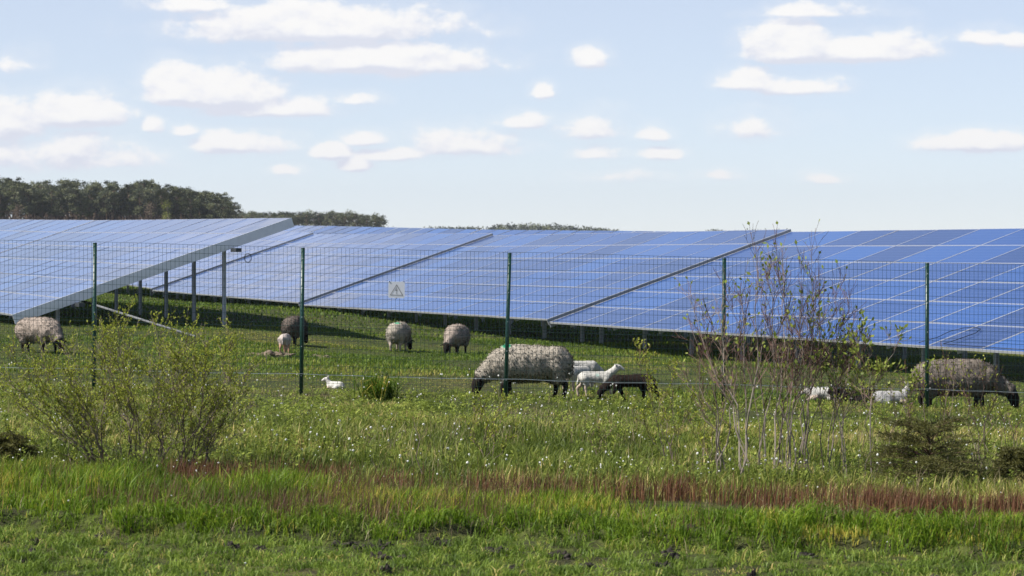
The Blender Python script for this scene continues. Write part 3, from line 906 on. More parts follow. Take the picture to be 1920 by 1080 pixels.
# big ewe in the middle: faces left
p = at(990, 752, 35.7); p.z = g1(p.x, p.y)
creature('sheep', ewe(0, .05, 1.04, reach=.02), WHITE, p, PI + .06, 1.0, 'big white ewe with black face and green mark grazing behind the middle post', 'sheep', EG, .016, .016, 9000, .032,
         spots=[((.27, .05, .65), .065, GRN)], seed=1)
p = at(1795, 770, 34.9); p.z = g1(p.x, p.y)
creature('sheep', ewe(0, .05, 1.08, reach=.10), GREYW, p, -.06, .95, 'big grey woolled ewe with black head grazing behind the rightmost post', 'sheep', EG, .017, .016, 9000, .026, seed=2)
p = hit(74, 662)
creature('sheep', ewe(0, .05, 1.05), PINK, p, -.72, .84, 'shaggy cream ewe with black face grazing at the left edge of the photo', 'sheep', EG, .02, .02, 6000, .034, seed=3)
p = hit(553, 647)
creature('sheep', ewe(-.4, .03, 1.08), DARK, p, PI / 2 - .16, .80, 'dark brown ewe seen from behind beside the second fence post', 'sheep', EG, .02, .015, 4000, .04, seed=4)
p = hit(748, 659)
creature('sheep', ewe(-.5, .03, 1.10, legs='pale'), WHITE, p, PI / 2 - .16, .82, 'white ewe seen from behind with a green mark on its rump below the sign', 'sheep', EG, .02, .014, 4500, .035,
         spots=[((-.30, -.03, .66), .085, GRN)], seed=5)
p = hit(856, 664)
creature('sheep', ewe(-.35, .03, 1.10), PINK, p, -PI / 2 - .22, .82, 'cream ewe facing the fence with its black face in the grass', 'sheep', EG, .02, .014, 4500, .035, seed=6)
# lambs
p = hit(535, 664)
creature('lamb', lamb('down', .2), dict(LW, wool=(.55, .47, .42), legs=(.42, .25, .17), face=(.5, .4, .34)), p, PI / 2 - .1, .78, 'small white lamb seen from behind at the litter heap', 'lamb', LG, .014, .006, 1500, .02, seed=7)
p = hit(628, 727) - Vector((0, 0, .035))
creature('lamb', lying(.7, 1.0), LW, p, PI / 2 + .75, .54, 'white lamb lying alone in the grass right of the second fence post', 'lamb', LG, .012, .005, 1500, .018, spots=[((.36, .05, .23), .018, (.12, .09, .09))], seed=8)
p = at(1120, 752, 36.3); p.z = g1(p.x, p.y)
creature('lamb', lamb('up', 0, .07), LW, p, .05, .75, 'white lamb standing with raised head between the ewe and the black lamb', 'lamb', LG, .012, .005, 2500, .016,
         spots=[((.455, 0, .468), .022, (.16, .12, .12)), ((.0, -.1, .40), .05, (.40, .52, .45))], eyes=[(.372, .043, .53), (.372, -.043, .53)], seed=9)
p = at(1085, 752, 37.0); p.z = g1(p.x, p.y) + .02
creature('lamb', lamb('down', .2, .06), LW, p, PI / 2 - .75, .76, 'white lamb tucked in behind the rump of the big white ewe', 'lamb', LG, .012, .006, 1500, .018, seed=10)
p = at(1095, 745, 38.2); p.z = g1(p.x, p.y) + .05
creature('lamb', lamb('down', 0, .05), dict(LW, wool=(.50, .48, .44)), p, .25, .74, 'greyish white lamb showing only its back behind the other white lambs', 'lamb', LG, .014, .006, 1500, .018, seed=11)
p = at(1180, 766, 34.9); p.z = g1(p.x, p.y)
creature('lamb', lamb('down', 0, .08), LB, p, PI + .12, .98, 'black brown lamb grazing nearest the fence right of the big ewe', 'lamb', LG, .012, .007, 3000, .02, seed=12).scale = (.98, .98, .80)
p = at(1596, 766, 36.0); p.z = g1(p.x, p.y) - .01
creature('lamb', lying(.9, .0), dict(LB, wool=(.017, .014, .013)), p, PI + .05, 1.05, 'black lamb lying behind the bare saplings', 'lamb', LG, .014, .008, 2500, .024, seed=13)
p = at(1548, 764, 36.6); p.z = g1(p.x, p.y)
creature('lamb', lying(-.2, -.6), LW, p, PI - .1, .85, 'white lamb lying with a green mark on its head in front of the black lamb', 'lamb', LG, .012, .005, 1500, .018, spots=[((.26, 0, .215), .03, GRN)], seed=14)
p = at(1672, 767, 35.9); p.z = g1(p.x, p.y)
creature('lamb', lying(.1, .9), dict(LW, wool=(.42, .41, .40)), p, .08, .85, 'grey white lamb lying with pricked ears beside the grey ewe', 'lamb', LG, .012, .005, 1500, .018, seed=15)


# ------------------------------------------------------------------ shrubs
def leaf(mb, p, d, ln, wd, t, m=0):
    d = d.normalized(); s = d.cross(Vector((R.gauss(0, 1), R.gauss(0, 1), R.gauss(0, 1))))
    if s.length < 1e-4: s = d.orthogonal()
    s.normalize()
    mb.poly([p, p + d * ln * .5 + s * wd, p + d * ln, p + d * ln * .5 - s * wd], m, t)


def shrub(name, label, cat, base, stems, twig_mat, leaf_mat, r0=.011, side=9, sub=4, leaves=2.0, leaf_len=.03, bare_low=.35, spread=.6, depth=.35, group=None, wander=.02, top_leaf=False, side_len=.34, stem_mat='bark'):
    """stems: lists of (dx, height) way-points from the base; twigs fork off them"""
    root = empty(name, base); tag(root, label, cat, group)
    wood, lv = MB(), MB()

    def twig(p, d, L, r, lvl, tone, frac):
        k = 5; pts = [p]; q_ = p.copy(); dd = d.copy()
        for i in range(k):
            dd = (dd + Vector((R.gauss(0, .12), R.gauss(0, .12), R.gauss(.05, .08)))).normalized()
            q_ = q_ + dd * (L / k); pts.append(q_.copy())
        wood.tube(pts, [max(.0014, r * (1 - .75 * i / k)) for i in range(k + 1)], 3, 1, tone, cap=False)
        if lvl > 0:
            for _ in range(R.randint(max(1, sub - 2), sub)):
                i = R.randint(1, k - 1); ax = (pts[i + 1] - pts[i]).normalized()
                nd_ = (ax + Vector((R.gauss(0, .5), R.gauss(0, .5), R.gauss(.15, .35)))).normalized()
                twig(pts[i], nd_, L * R.uniform(.35, .7), r * .6, lvl - 1, tone, frac)
        nl = int(leaves * L / .03 * R.uniform(.3, 1.4) + R.random())
        for _ in range(nl):
            u = R.uniform(.25, 1) if not top_leaf else R.uniform(.6, 1)
            i = min(k - 1, int(u * k)); pp = pts[i].lerp(pts[i + 1], u * k - i)
            ax = (pts[i + 1] - pts[i]).normalized()
            leaf(lv, pp, ax * .7 + Vector((R.gauss(0, .5), R.gauss(0, .5), R.gauss(.2, .4))), leaf_len * R.uniform(.7, 1.5), leaf_len * R.uniform(.2, .36), min(1, max(0, R.gauss(.5, .25))))
    for st_ in stems:
        y_ = R.uniform(-.08, .08); sl_ = R.uniform(-1, 1) * depth
        hmax = st_[-1][1]
        pts = []
        dense = []
        for (a_, b_) in zip(st_, st_[1:]):
            for u in (0, .34, .67): dense.append((a_[0] + (b_[0] - a_[0]) * u, a_[1] + (b_[1] - a_[1]) * u))
        dense.append(st_[-1])
        for (dx_, h_) in dense:
            f = h_ / max(hmax, .01)
            pts.append(Vector((dx_ + R.gauss(0, wander), y_ + sl_ * f + R.gauss(0, wander), h_ - .03 * (h_ == 0))))
        n_ = len(pts); rr = r0 * R.uniform(.7, 1.2) * (.5 + .5 * hmax / 1.6)
        tone = min(1, max(0, R.gauss(.5, .2)))
        wood.tube(pts, [rr * (1 - .8 * (i / (n_ - 1)) ** .8) for i in range(n_)], 5, 0, tone, cap=False)
        for _ in range(side):
            u = bare_low + (1 - bare_low) * R.random() ** .8
            i = min(n_ - 2, int(u * (n_ - 1))); pp = pts[i].lerp(pts[i + 1], R.random())
            ax = (pts[i + 1] - pts[i]).normalized()
            dd = (ax + Vector((R.gauss(0, spread), R.gauss(0, spread), R.gauss(.1, .3)))).normalized()
            twig(pp, dd, side_len * hmax * R.uniform(.4, 1.0) * (1.15 - .6 * u), rr * .42 * (1.1 - .6 * u), 1, tone, u)
        twig(pts[-1], (pts[-1] - pts[-2]).normalized(), .10 * hmax, rr * .22, 0, tone, 1)
    link('branches', wood.mesh('branches', [M[stem_mat], twig_mat]), root)
    if lv.f: link('leaves', lv.mesh('leaves', [leaf_mat]), root)
    return root


def rel(base, d, pts):
    """way-points given by photo position, turned into metres from the shrub's foot"""
    return [((px - 960) / F * d - base.x, max(0, HC - (py - HY) / F * d - base.z)) for px, py in pts]


# broad leafy willow bush at left
b = hit(262, 884)
S = []
for bx, tops in ((185, [(30, 790), (25, 700), (70, 690), (8, 735), (20, 660), (60, 660), (115, 665), (150, 640), (205, 640)]), (262, [(170, 655), (190, 622), (225, 620), (262, 640), (240, 600), (300, 655)]), (300, [(310, 650), (330, 630), (285, 610), (350, 680)]), (345, [(360, 625), (378, 640), (410, 665), (330, 660), (440, 700), (425, 690), (455, 760)]), (372, [(445, 740), (465, 690), (433, 640), (400, 640)]), (220, [(110, 740), (60, 760), (140, 700), (100, 680)])):
    for tx_, ty_ in tops:
        S.append(rel(b, b.y, [(bx + R.uniform(-12, 12), 884), (bx + (tx_ - bx) * .32 + R.uniform(-8, 8), 884 + (ty_ - 884) * .36), (bx + (tx_ - bx) * .75, 884 + (ty_ - 884) * .7), (tx_, ty_)]))
for s_ in S: s_[0] = (s_[0][0], 0)
shrub('willow_bush', 'broad willow bush with young yellow-green leaves at left', 'bush', b, S, M['bark'], M['leaf_y'], r0=.0085, side=24, sub=4, leaves=1.9, leaf_len=.019, bare_low=.12, depth=.55, spread=.7, side_len=.36)


def sapling(base_px, tops, label, kids=None, **kw):
    b = hit(*base_px); S = []
    for pts in tops:
        s_ = rel(b, b.y, [(base_px[0] + R.uniform(-13, 13), base_px[1])] + pts); s_[0] = (s_[0][0], 0); S.append(s_)
    a = dict(stem_mat='palebark', r0=.0076, side=17, sub=4, leaves=.07, leaf_len=.040, bare_low=.34, depth=.3, spread=.30, top_leaf=True, side_len=.30)
    a.update(kw)
    return shrub('sapling', label, 'sapling', b, S, M['twig'], M['leaf_g'], group='bare willow saplings right of the middle', **a)


sapling((1397, 905), [[(1380, 800), (1340, 690), (1291, 560)], [(1385, 810), (1375, 700), (1330, 590)], [(1405, 800), (1400, 650), (1392, 520)], [(1404, 770), (1418, 640), (1411, 458)], [(1390, 790), (1360, 700), (1352, 560)]],
        'bare sapling leaning left beside the fourth fence post')
sapling((1428, 892), [[(1430, 780), (1425, 660), (1435, 500)], [(1428, 800), (1400, 660), (1375, 540)], [(1440, 780), (1452, 640), (1440, 520)]], 'thin upright sapling second from the left of the bare ones')
sapling((1455, 890), [[(1450, 780), (1475, 640), (1470, 480)], [(1465, 800), (1490, 700), (1458, 462)], [(1462, 800), (1500, 660), (1530, 560)], [(1458, 780), (1446, 650), (1468, 540)]], 'sapling with the tallest leafy tips near the fourth post')
sapling((1504, 890), [[(1508, 780), (1515, 640), (1520, 478)], [(1506, 760), (1500, 640), (1498, 492)], [(1515, 760), (1545, 640), (1541, 512)], [(1510, 740), (1560, 650), (1587, 565)], [(1520, 780), (1570, 680), (1560, 530)]],
        'thickest bare sapling with long catkin-like leaves at its top')
sapling((1548, 892), [[(1570, 800), (1600, 700), (1595, 610)], [(1560, 780), (1575, 690), (1610, 640)], [(1545, 790), (1540, 680), (1555, 590)]], 'short bare sapling just left of the forked one')
sapling((1627, 905), [[(1627, 796), (1622, 700), (1616, 620)], [(1660, 830), (1690, 770), (1720, 690)], [(1628, 770), (1650, 700), (1680, 640)]], 'forked grey sapling standing left of the small spruce', leaves=.5)
sapling((1352, 895), [[(1335, 780), (1315, 700), (1300, 620)], [(1345, 790), (1340, 690), (1322, 600)], [(1352, 790), (1362, 690), (1350, 620)], [(1360, 800), (1380, 700), (1392, 610)], [(1340, 810), (1300, 740), (1275, 690)]], 'low thin sapling leaning out furthest to the left')
sapling((1578, 898), [[(1570, 790), (1560, 690), (1548, 600)], [(1580, 790), (1590, 690), (1600, 600)], [(1590, 800), (1620, 700), (1645, 650)], [(1580, 810), (1600, 740), (1650, 700)]], 'thin sapling just right of the short one', leaves=.3)
sapling((1478, 900), [[(1470, 790), (1455, 690), (1440, 600)], [(1480, 790), (1485, 680), (1480, 560)], [(1490, 790), (1520, 680), (1545, 600)], [(1482, 780), (1505, 700), (1500, 580)]], 'thin sapling standing in the middle of the bare tangle')
# bare twiggy shrubs in front of the grey ewe
for (px, py), tps, lab in (((1765, 880), [(1720, 700), (1745, 690), (1770, 668), (1790, 700), (1760, 740)], 'bare grey twigs rising in front of the grey ewe'),
                           ((1835, 890), [(1800, 690), (1830, 680), (1850, 700), (1870, 760), (1815, 740)], 'bare twigs between the small spruce and the right edge'),
                           ((1700, 880), [(1660, 720), (1690, 700), (1715, 720), (1640, 770)], 'bare twigs in front of the lying grey lamb'),
                           ((1900, 880), [(1880, 770), (1905, 780), (1918, 790)], 'low bare twigs at the right edge of the photo')):
    b = hit(px, py)
    S = [rel(b, b.y, [(px + R.uniform(-15, 15), py), (px + (tx_ - px) * .5 + R.uniform(-6, 6), (py + ty_) / 2), (tx_, ty_)]) for tx_, ty_ in tps]
    shrub('twiggy_shrub', lab, 'shrub', b, S, M['twig'], M['leaf_y'], r0=.008, side=10, sub=3, leaves=.55, leaf_len=.02, spread=.35, group='bare twiggy shrubs at right')
# small leafy shrubs
for (px, py), tps, lab, lm in (((1255, 872), [(1195, 665), (1215, 700), (1240, 720), (1265, 690), (1290, 740), (1180, 760)], 'loose leafy shrub with yellow-green tips left of the saplings', 'leaf_y'),
                               ((915, 872), [(870, 790), (890, 760), (905, 745), (935, 740), (955, 770), (975, 800)], 'low leafy shrub below the middle fence post', 'leaf_y'),
                               ((1330, 880), [(1290, 780), (1315, 760), (1350, 770), (1370, 800)], 'low leafy shrub below the fourth fence post', 'leaf_y'),
                               ((1130, 862), [(1095, 800), (1120, 790), (1150, 800)], 'small leafy weed bush below the black lamb', 'leaf_g'),
                               ((1620, 770), [(1580, 660), (1600, 680), (1630, 672), (1650, 690), (1665, 720)], 'leafy green shrub behind the black lying lamb', 'leaf_y')):
    b = hit(px, py)
    S = [rel(b, b.y, [(px + R.uniform(-15, 15), py), (px + (tx_ - px) * .5 + R.uniform(-6, 6), (py + ty_) / 2), (tx_, ty_)]) for tx_, ty_ in tps]
    for s_ in S: s_[0] = (s_[0][0], 0)
    shrub('leafy_shrub', lab, 'shrub', b, S, M['twig'], M[lm], r0=.006, side=9, sub=4, leaves=1.7, leaf_len=.022, spread=.5, bare_low=.2, group='small leafy shrubs in the meadow')
b = hit(255, 886)
S = [rel(b, b.y, [(bx_, 886), ((bx_ + tx_) / 2, 830), (tx_, ty_)]) for bx_, tx_, ty_ in ((150, 90, 800), (180, 130, 770), (215, 240, 780), (250, 300, 790), (290, 260, 770), (320, 380, 800), (350, 420, 790), (380, 440, 820), (230, 160, 810), (300, 350, 815))]
for s_ in S: s_[0] = (s_[0][0], 0)
shrub('twiggy_shrub', 'low bare brown twigs tangled at the foot of the left willow bush', 'shrub', b, S, M['bark'], M['leaf_y'], r0=.006, side=12, sub=4, leaves=.25, leaf_len=.016, spread=.9, bare_low=.05, side_len=.6)
# dead stalk
b = hit(786, 890)
shrub('dead_stalk', 'dead dark stalk standing in the grass below the sign', 'stalk', b, [rel(b, b.y, [(786, 890), (782, 840), (775, 792)])], M['twig'], M['leaf_g'], r0=.011, side=3, sub=1, leaves=0, spread=.5, side_len=.4)
b = hit(706, 903)
shrub('dead_stalk', 'pale broken twig in the tall grass left of the dark dead stalk', 'stalk', b, [rel(b, b.y, [(708, 906), (703, 880), (700, 862)])], M['bark'], M['leaf_g'], r0=.007, side=4, sub=1, leaves=0, spread=.8, side_len=.5)

# thick dark tussock by the fence
p = hit(712, 752)
k = 420
a = U(0, 2 * PI, k); e = U(.15, 1.25, k); ln = U(.16, .42, k)
V = np.empty((k, 5, 3)); bx = rng.normal(0, .09, k); by = rng.normal(0, .08, k)
dx, dy = np.cos(a), np.sin(a)
for j, (f, zf) in enumerate(((0, 0), (0, 0), (.45, .75), (.45, .75), (1, .8))):
    sgn = (-1, 1, 1, -1, 0)[j] * .005
    V[:, j] = np.stack([bx + dx * ln * e * f - dy * sgn, by + dy * ln * e * f + dx * sgn, ln * zf * (1.1 - .5 * e * f)], 1)
me = mesh_np('grass_tussock', V.reshape(-1, 3), (np.arange(k)[:, None] * 5 + np.array([0, 1, 2, 3, 3, 2, 4])).ravel(), (np.arange(k)[:, None] * 7 + np.array([0, 4])).ravel(), None, [M['tall']],
             attr=np.repeat(np.where(rng.random(k) < .08, 1, U(0, .3, k)), 5))
tag(link('grass_tussock', me, None, p), 'dark green tussock with dry blades under the fence mesh left of the ewe', 'tussock')


# small spruces
def spruce(px, py, wpx, hpx, label):
    b = hit(px, py); s = F / b.y
    Wd, Hh = wpx / s / 2, hpx / s
    root = empty('small_spruce', b); tag(root, label, 'spruce', 'small spruces in the meadow')
    tk = MB(); tk.tube([(0, 0, -.03), (.01, 0, Hh * .5), (0, .01, Hh * .9)], [.018, .012, .004], 6, 0, .3); link('trunk', tk.mesh('trunk', [M['bark']]), root)
    nb_, wd_ = MB(), MB()
    for _ in range(120):
        u = R.random() ** 1.2; z0 = Hh * (.04 + .8 * u); L = Wd * (1.15 - .62 * u) * R.uniform(.6, 1.1); a_ = R.uniform(0, 2 * PI)
        d_ = Vector((math.cos(a_), math.sin(a_), 0)); pts = []
        for k_ in range(7):
            f = k_ / 6; pts.append(Vector((0, 0, z0)) + d_ * L * f + Vector((0, 0, Hh * (.34 * f - .26 * f * f + .14 * u * f + R.uniform(-.02, .02)))))
        wd_.tube(pts, [.004 * (1 - .8 * k_ / 6) for k_ in range(7)], 3, 0, .2, cap=False)
        sd_ = d_.cross(Vector((0, 0, 1)))
        tips = [(pts, 1)]
        for k_ in range(2, 7):
            for sg_ in (-1, 1):
                q_ = pts[k_]; l2 = L * .28 * R.uniform(.5, 1.1)
                e_ = (d_ * .8 + sd_ * sg_ * R.uniform(.5, 1)).normalized()
                tips.append(([q_, q_ + e_ * l2 * .5 + Vector((0, 0, .01)), q_ + e_ * l2], .8))
        for tp, _k in tips:
            for a0, a1_ in zip(tp, tp[1:]):
                for _2 in range(9):
                    q_ = a0.lerp(a1_, R.random()); ax = (a1_ - a0).normalized()
                    leaf(nb_, q_, ax * .6 + Vector((R.gauss(0, .5), R.gauss(0, .5), R.gauss(.25, .35))), R.uniform(.022, .040), .0026, min(1, max(0, R.gauss(.45, .25))))
    link('branches', wd_.mesh('branches', [M['twig']]), root)
    link('needles', nb_.mesh('needles', [M['spruce']]), root)


spruce(1742, 912, 250, 120, 'small olive spruce with drooping branches in front of the right fence post')
spruce(12, 882, 110, 62, 'low dark spruce cut by the left edge of the photo')
spruce(1905, 908, 90, 62, 'low spruce cut by the right edge of the photo')


# ------------------------------------------------------------------ far woods
def pine_meshes(seed, Hh=14.5, crown=.43, n_cl=26, per=95):
    rr = random.Random(seed); tk = MB(); cr = MB()
    lean = rr.uniform(-.3, .3)
    pts = [Vector((lean * (f ** 2), 0, Hh * .93 * f)) for f in (0, .25, .5, .75, 1)]
    tk.tube(pts, [.19, .16, .13, .09, .03], 6, 0, rr.uniform(.3, .8))
    for c_ in range(n_cl):
        u = rr.random() ** .8; z_ = Hh * (1 - crown + crown * u * .94)
        rad = (1.9 * math.sin(PI * min(1, .25 + .75 * (1 - u) ** .75)) + .35) * rr.uniform(.35, 1.05)
        a_ = rr.uniform(0, 2 * PI); c0 = Vector((rad * math.cos(a_) + lean * .8, rad * math.sin(a_), z_))
        tk.tube([Vector((lean * .7, 0, z_ - rr.uniform(.3, 1.2))), c0], [.05, .02], 3, 0, .5, cap=False)
        cs = rr.uniform(.55, 1.05); tone = rr.uniform(.1, .9)
        for _ in range(per):
            p_ = c0 + Vector((rr.gauss(0, cs * .5), rr.gauss(0, cs * .5), rr.gauss(0, cs * .28)))
            d_ = Vector((rr.gauss(0, 1), rr.gauss(0, 1), rr.gauss(.5, .8))).normalized(); s2 = d_.orthogonal().normalized()
            l_ = rr.uniform(.18, .40); t_ = min(1, max(0, tone + rr.gauss(0, .18)))
            cr.poly([p_ - s2 * l_ * .35, p_ + s2 * l_ * .35, p_ + d_ * l_], 0, t_)
    return tk.mesh('trunk', [M['pinebark']]), cr.mesh('crown', [M['pine']])


PM = [pine_meshes(s) for s in range(7)]
PM2 = [pine_meshes(20 + s, 11.5, .62, 22, 80) for s in range(4)]


def put_pine(lib, x, y, s, label, group):
    tkm, crm = R.choice(lib)
    root = empty('pine_tree', (x, y, g1(x, y)), (0, 0, R.uniform(0, 6.28))); root.scale = (s * R.uniform(.85, 1.2), s * R.uniform(.85, 1.2), s)
    tag(root, label, 'pine tree', group)
    link('trunk', tkm, root); link('crown', crm, root)


DW = 620.
# crest of the left wood by photo position
crest = [(-60, 332), (0, 333), (60, 340), (110, 337), (160, 342), (225, 340), (290, 338), (330, 350), (380, 360), (415, 362), (436, 378)]
cxs, cys = [c_[0] for c_ in crest], [c_[1] for c_ in crest]
for row in range(6):
    px = -60 + R.uniform(0, 10)
    while px < 434:
        d = DW + row * 6 + R.uniform(-2, 2)
        X = (px - 960) / F * d
        top = HC + (HY - np.interp(px, cxs, cys)) / F * d
        s = (top - g1(X, d)) / 14.5 * R.uniform(.84, 1.03) * (1 if row else .96)
        put_pine(PM, X, d, s, 'dark pine with a bare trunk in the wood beyond the left solar tables', 'pines of the left wood')
        px += R.uniform(17, 29)
DW2 = 900.
crest2 = [(425, 396), (450, 394), (500, 396), (560, 394), (600, 395), (640, 394), (690, 399), (718, 402), (724, 412)]
c2x, c2y = [c_[0] for c_ in crest2], [c_[1] for c_ in crest2]
for row in range(4):
    px = 418 + R.uniform(0, 8)
    while px < 720:
        d = DW2 + row * 7 + R.uniform(-2, 2); X = (px - 960) / F * d
        top = HC + (HY - np.interp(px, c2x, c2y)) / F * d
        s = (top - g1(X, d)) / 11.5 * R.uniform(.9, 1.015)
        put_pine(PM2, X, d, s, 'distant dark pine in the lower wood beyond the left table corner', 'pines of the distant wood')
        px += R.uniform(13, 22)

# undergrowth in the wood
def mass(name, x, y, h, n, mat, label, cat, sx, sy, sz, lo=.1, hi=.45):
    a = rng.integers(0, len(x), n)
    p = np.stack([x[a] + rng.normal(0, sx, n), y[a] + rng.normal(0, sy, n), gz(x[a], y[a]) + h[a] * rng.random(n) ** .8 + rng.normal(0, sz, n)], 1)
    d = rng.normal(0, 1, (n, 3)); d /= np.linalg.norm(d, axis=1)[:, None]; s = np.cross(d, rng.normal(0, 1, (n, 3))); s /= np.linalg.norm(s, axis=1)[:, None]
    l = U(lo, hi, n)[:, None]
    V = np.stack([p - s * l * .4, p + s * l * .4, p + d * l], 1).reshape(-1, 3)
    tone = np.clip(vnoise(p[:, 0] * .2, p[:, 2] * .6, 130) + rng.normal(0, .15, n), 0, 1)
    me = mesh_np(name, V, np.arange(n * 3), np.arange(n) * 3, None, [mat], attr=np.repeat(tone, 3))
    return tag(link(name, me), label, cat, kind='stuff')


n = 60; d = U(DW + 8, DW + 46, n); px = U(-70, 432, n)
mass('brushwood', (px - 960) / F * d, d, U(2, 6.5, n), 26000, M['brush'], 'brown leafless undergrowth between the pine trunks', 'undergrowth', 1.2, 1, .3)
n = 60; d = U(DW + 40, DW + 58, n); px = U(-70, 428, n)
mass('undergrowth', (px - 960) / F * d, d, U(9, 12, n), 42000, M['brush'], 'brown young growth deep in the left pine wood', 'undergrowth', 1.4, 1, .3, .3, .9)
n = 50; d = U(DW2 + 6, DW2 + 34, n); px = U(425, 716, n)
mass('underwood', (px - 960) / F * d, d, U(3, 8, n), 14000, M['pine'], 'dark undergrowth filling the distant wood', 'undergrowth', 1.5, 1, .3, .2, .6)
# far treelines
n = 260; px = np.concatenate([U(800, 900, 60), U(915, 1155, 150), U(1330, 1480, 50)]); d = U(1500, 1560, n)
hh = np.where(px < 905, 8.8, np.where(px < 1160, np.interp(px, [910, 960, 1040, 1100, 1160], [8.6, 11.0, 10.4, 9.2, 7.2]), 7.6)) * U(.85, 1.08, n)
mass('far_wood', (px - 960) / F * d, d, hh, 24000, M['pine'], 'far low treeline on the horizon behind the panels', 'treeline', 1.6, 2, .25, .5, 1.3)


def broad_tree(name, px, d, hgt, wid, leafm, label, n_, trunkm, top=None):
    X = (px - 960) / F * d; root = empty(name, (X, d, g1(X, d))); tag(root, label, 'tree')
    tk = MB(); tk.tube([(0, 0, 0), (.1, 0, hgt * .5), (0, .1, hgt * .95)], [.16, .11, .03], 6, 0, .8)
    cr = MB()
    for _ in range(26):
        z_ = hgt * R.uniform(.3, .97); rad = wid * math.sin(PI * min(1, max(.1, (z_ / hgt - .2) / .85))) * R.uniform(.3, 1); a_ = R.uniform(0, 6.28)
        c0 = Vector((rad * math.cos(a_), rad * math.sin(a_), z_))
        tk.tube([(0, 0, z_ - hgt * .12), c0], [.05, .015], 3, 0, .6, cap=False)
        for _2 in range(n_):
            p_ = c0 + Vector((R.gauss(0, .45), R.gauss(0, .45), R.gauss(0, .45))); d_ = Vector((R.gauss(0, 1), R.gauss(0, 1), R.gauss(0, 1))).normalized(); s2 = d_.orthogonal().normalized()
            l_ = R.uniform(.12, .3); cr.poly([p_ - s2 * l_ * .35, p_ + s2 * l_ * .35, p_ + d_ * l_], 0, min(1, max(0, R.gauss(.5, .25))))
    link('trunk', tk.mesh('trunk', [trunkm]), root); link('crown', cr.mesh('crown', [leafm]), root)


broad_tree('birch_tree', 314, DW - 8, 10.6, 1.05, M['birchleaf'], 'slim yellow-green birch in front of the dark pine wood', 75, M['bark'])
broad_tree('bare_tree', 34, DW - 8, 9.6, 2.0, M['brush'], 'bare brownish tree at the left end of the pine wood', 60, M['brush'])
broad_tree('bare_tree', 283, DW - 6, 10.0, 1.5, M['brush'], 'bare brown tree beside the yellow-green birch', 45, M['brush'])

# ------------------------------------------------------------------ sky, sun
SUN_EL = math.radians(48); SD = Vector((-.95, -.31, 0)).normalized()
w = bpy.data.worlds.new('World'); scene.world = w; w.use_nodes = True
nt = w.node_tree; bg = nt.nodes['Background']
sky = nd(nt, 'ShaderNodeTexSky', sky_type='NISHITA', sun_disc=False)
sky.sun_elevation = SUN_EL; sky.sun_rotation = math.atan2(SD.x, SD.y)
sky.air_density = .6; sky.dust_density = 0; sky.ozone_density = 1.0

CLOUDS = [(610, 62, 270, 62, 20, 1), (690, 118, 245, 48, 20, 1), (325, 180, 72, 66, 16, 1.15), (430, 185, 110, 55, 18, .95), (510, 207, 135, 34, 12, .8), (155, 222, 108, 56, 18, 1.1), (15, 235, 85, 58, 30, .85), (110, 285, 190, 45, 28, .55),
          (455, 275, 105, 34, 14, .8), (625, 286, 40, 22, 10, .9), (690, 262, 48, 20, 10, .85), (735, 290, 70, 20, 10, .8), (880, 278, 115, 36, 14, .75), (1105, 118, 36, 28, 10, .8), (1025, 178, 26, 24, 9, .9),
          (1488, 100, 88, 64, 18, 1.15), (1610, 104, 150, 44, 14, .95), (1392, 160, 62, 30, 10, .9), (1500, 166, 80, 24, 10, .75), (1520, 28, 100, 18, 8, .6), (1875, 78, 95, 20, 10, .5), (1230, 255, 38, 20, 9, .8), (1240, 290, 44, 17, 8, .75),
          (1828, 275, 105, 26, 12, .95), (1345, 333, 38, 14, 7, .7), (1552, 338, 48, 14, 7, .75), (975, 230, 55, 18, 10, .65), (1425, 245, 70, 30, 12, .5), (660, 190, 44, 16, 8, .55), (286, 240, 26, 24, 12, .8), (668, 310, 26, 16, 8, .75),
          (1095, 245, 66, 28, 12, .55), (360, 14, 105, 24, 10, .7), (1120, 292, 48, 18, 8, .6), (1140, 335, 60, 14, 8, .4), (20, 120, 40, 22, 12, .4), (345, 248, 30, 16, 8, .7), (180, 305, 60, 18, 10, .5), (540, 318, 30, 12, 8, .5)]
CLOUDS += [(-500, 150, 330, 70, 25, 1), (-900, 40, 280, 60, 25, .9), (2400, 90, 300, 60, 22, .9), (2750, 220, 260, 50, 20, .8), (900, -260, 420, 110, 40, .9), (100, -420, 380, 110, 40, .9), (1900, -350, 360, 100, 40, .9)]


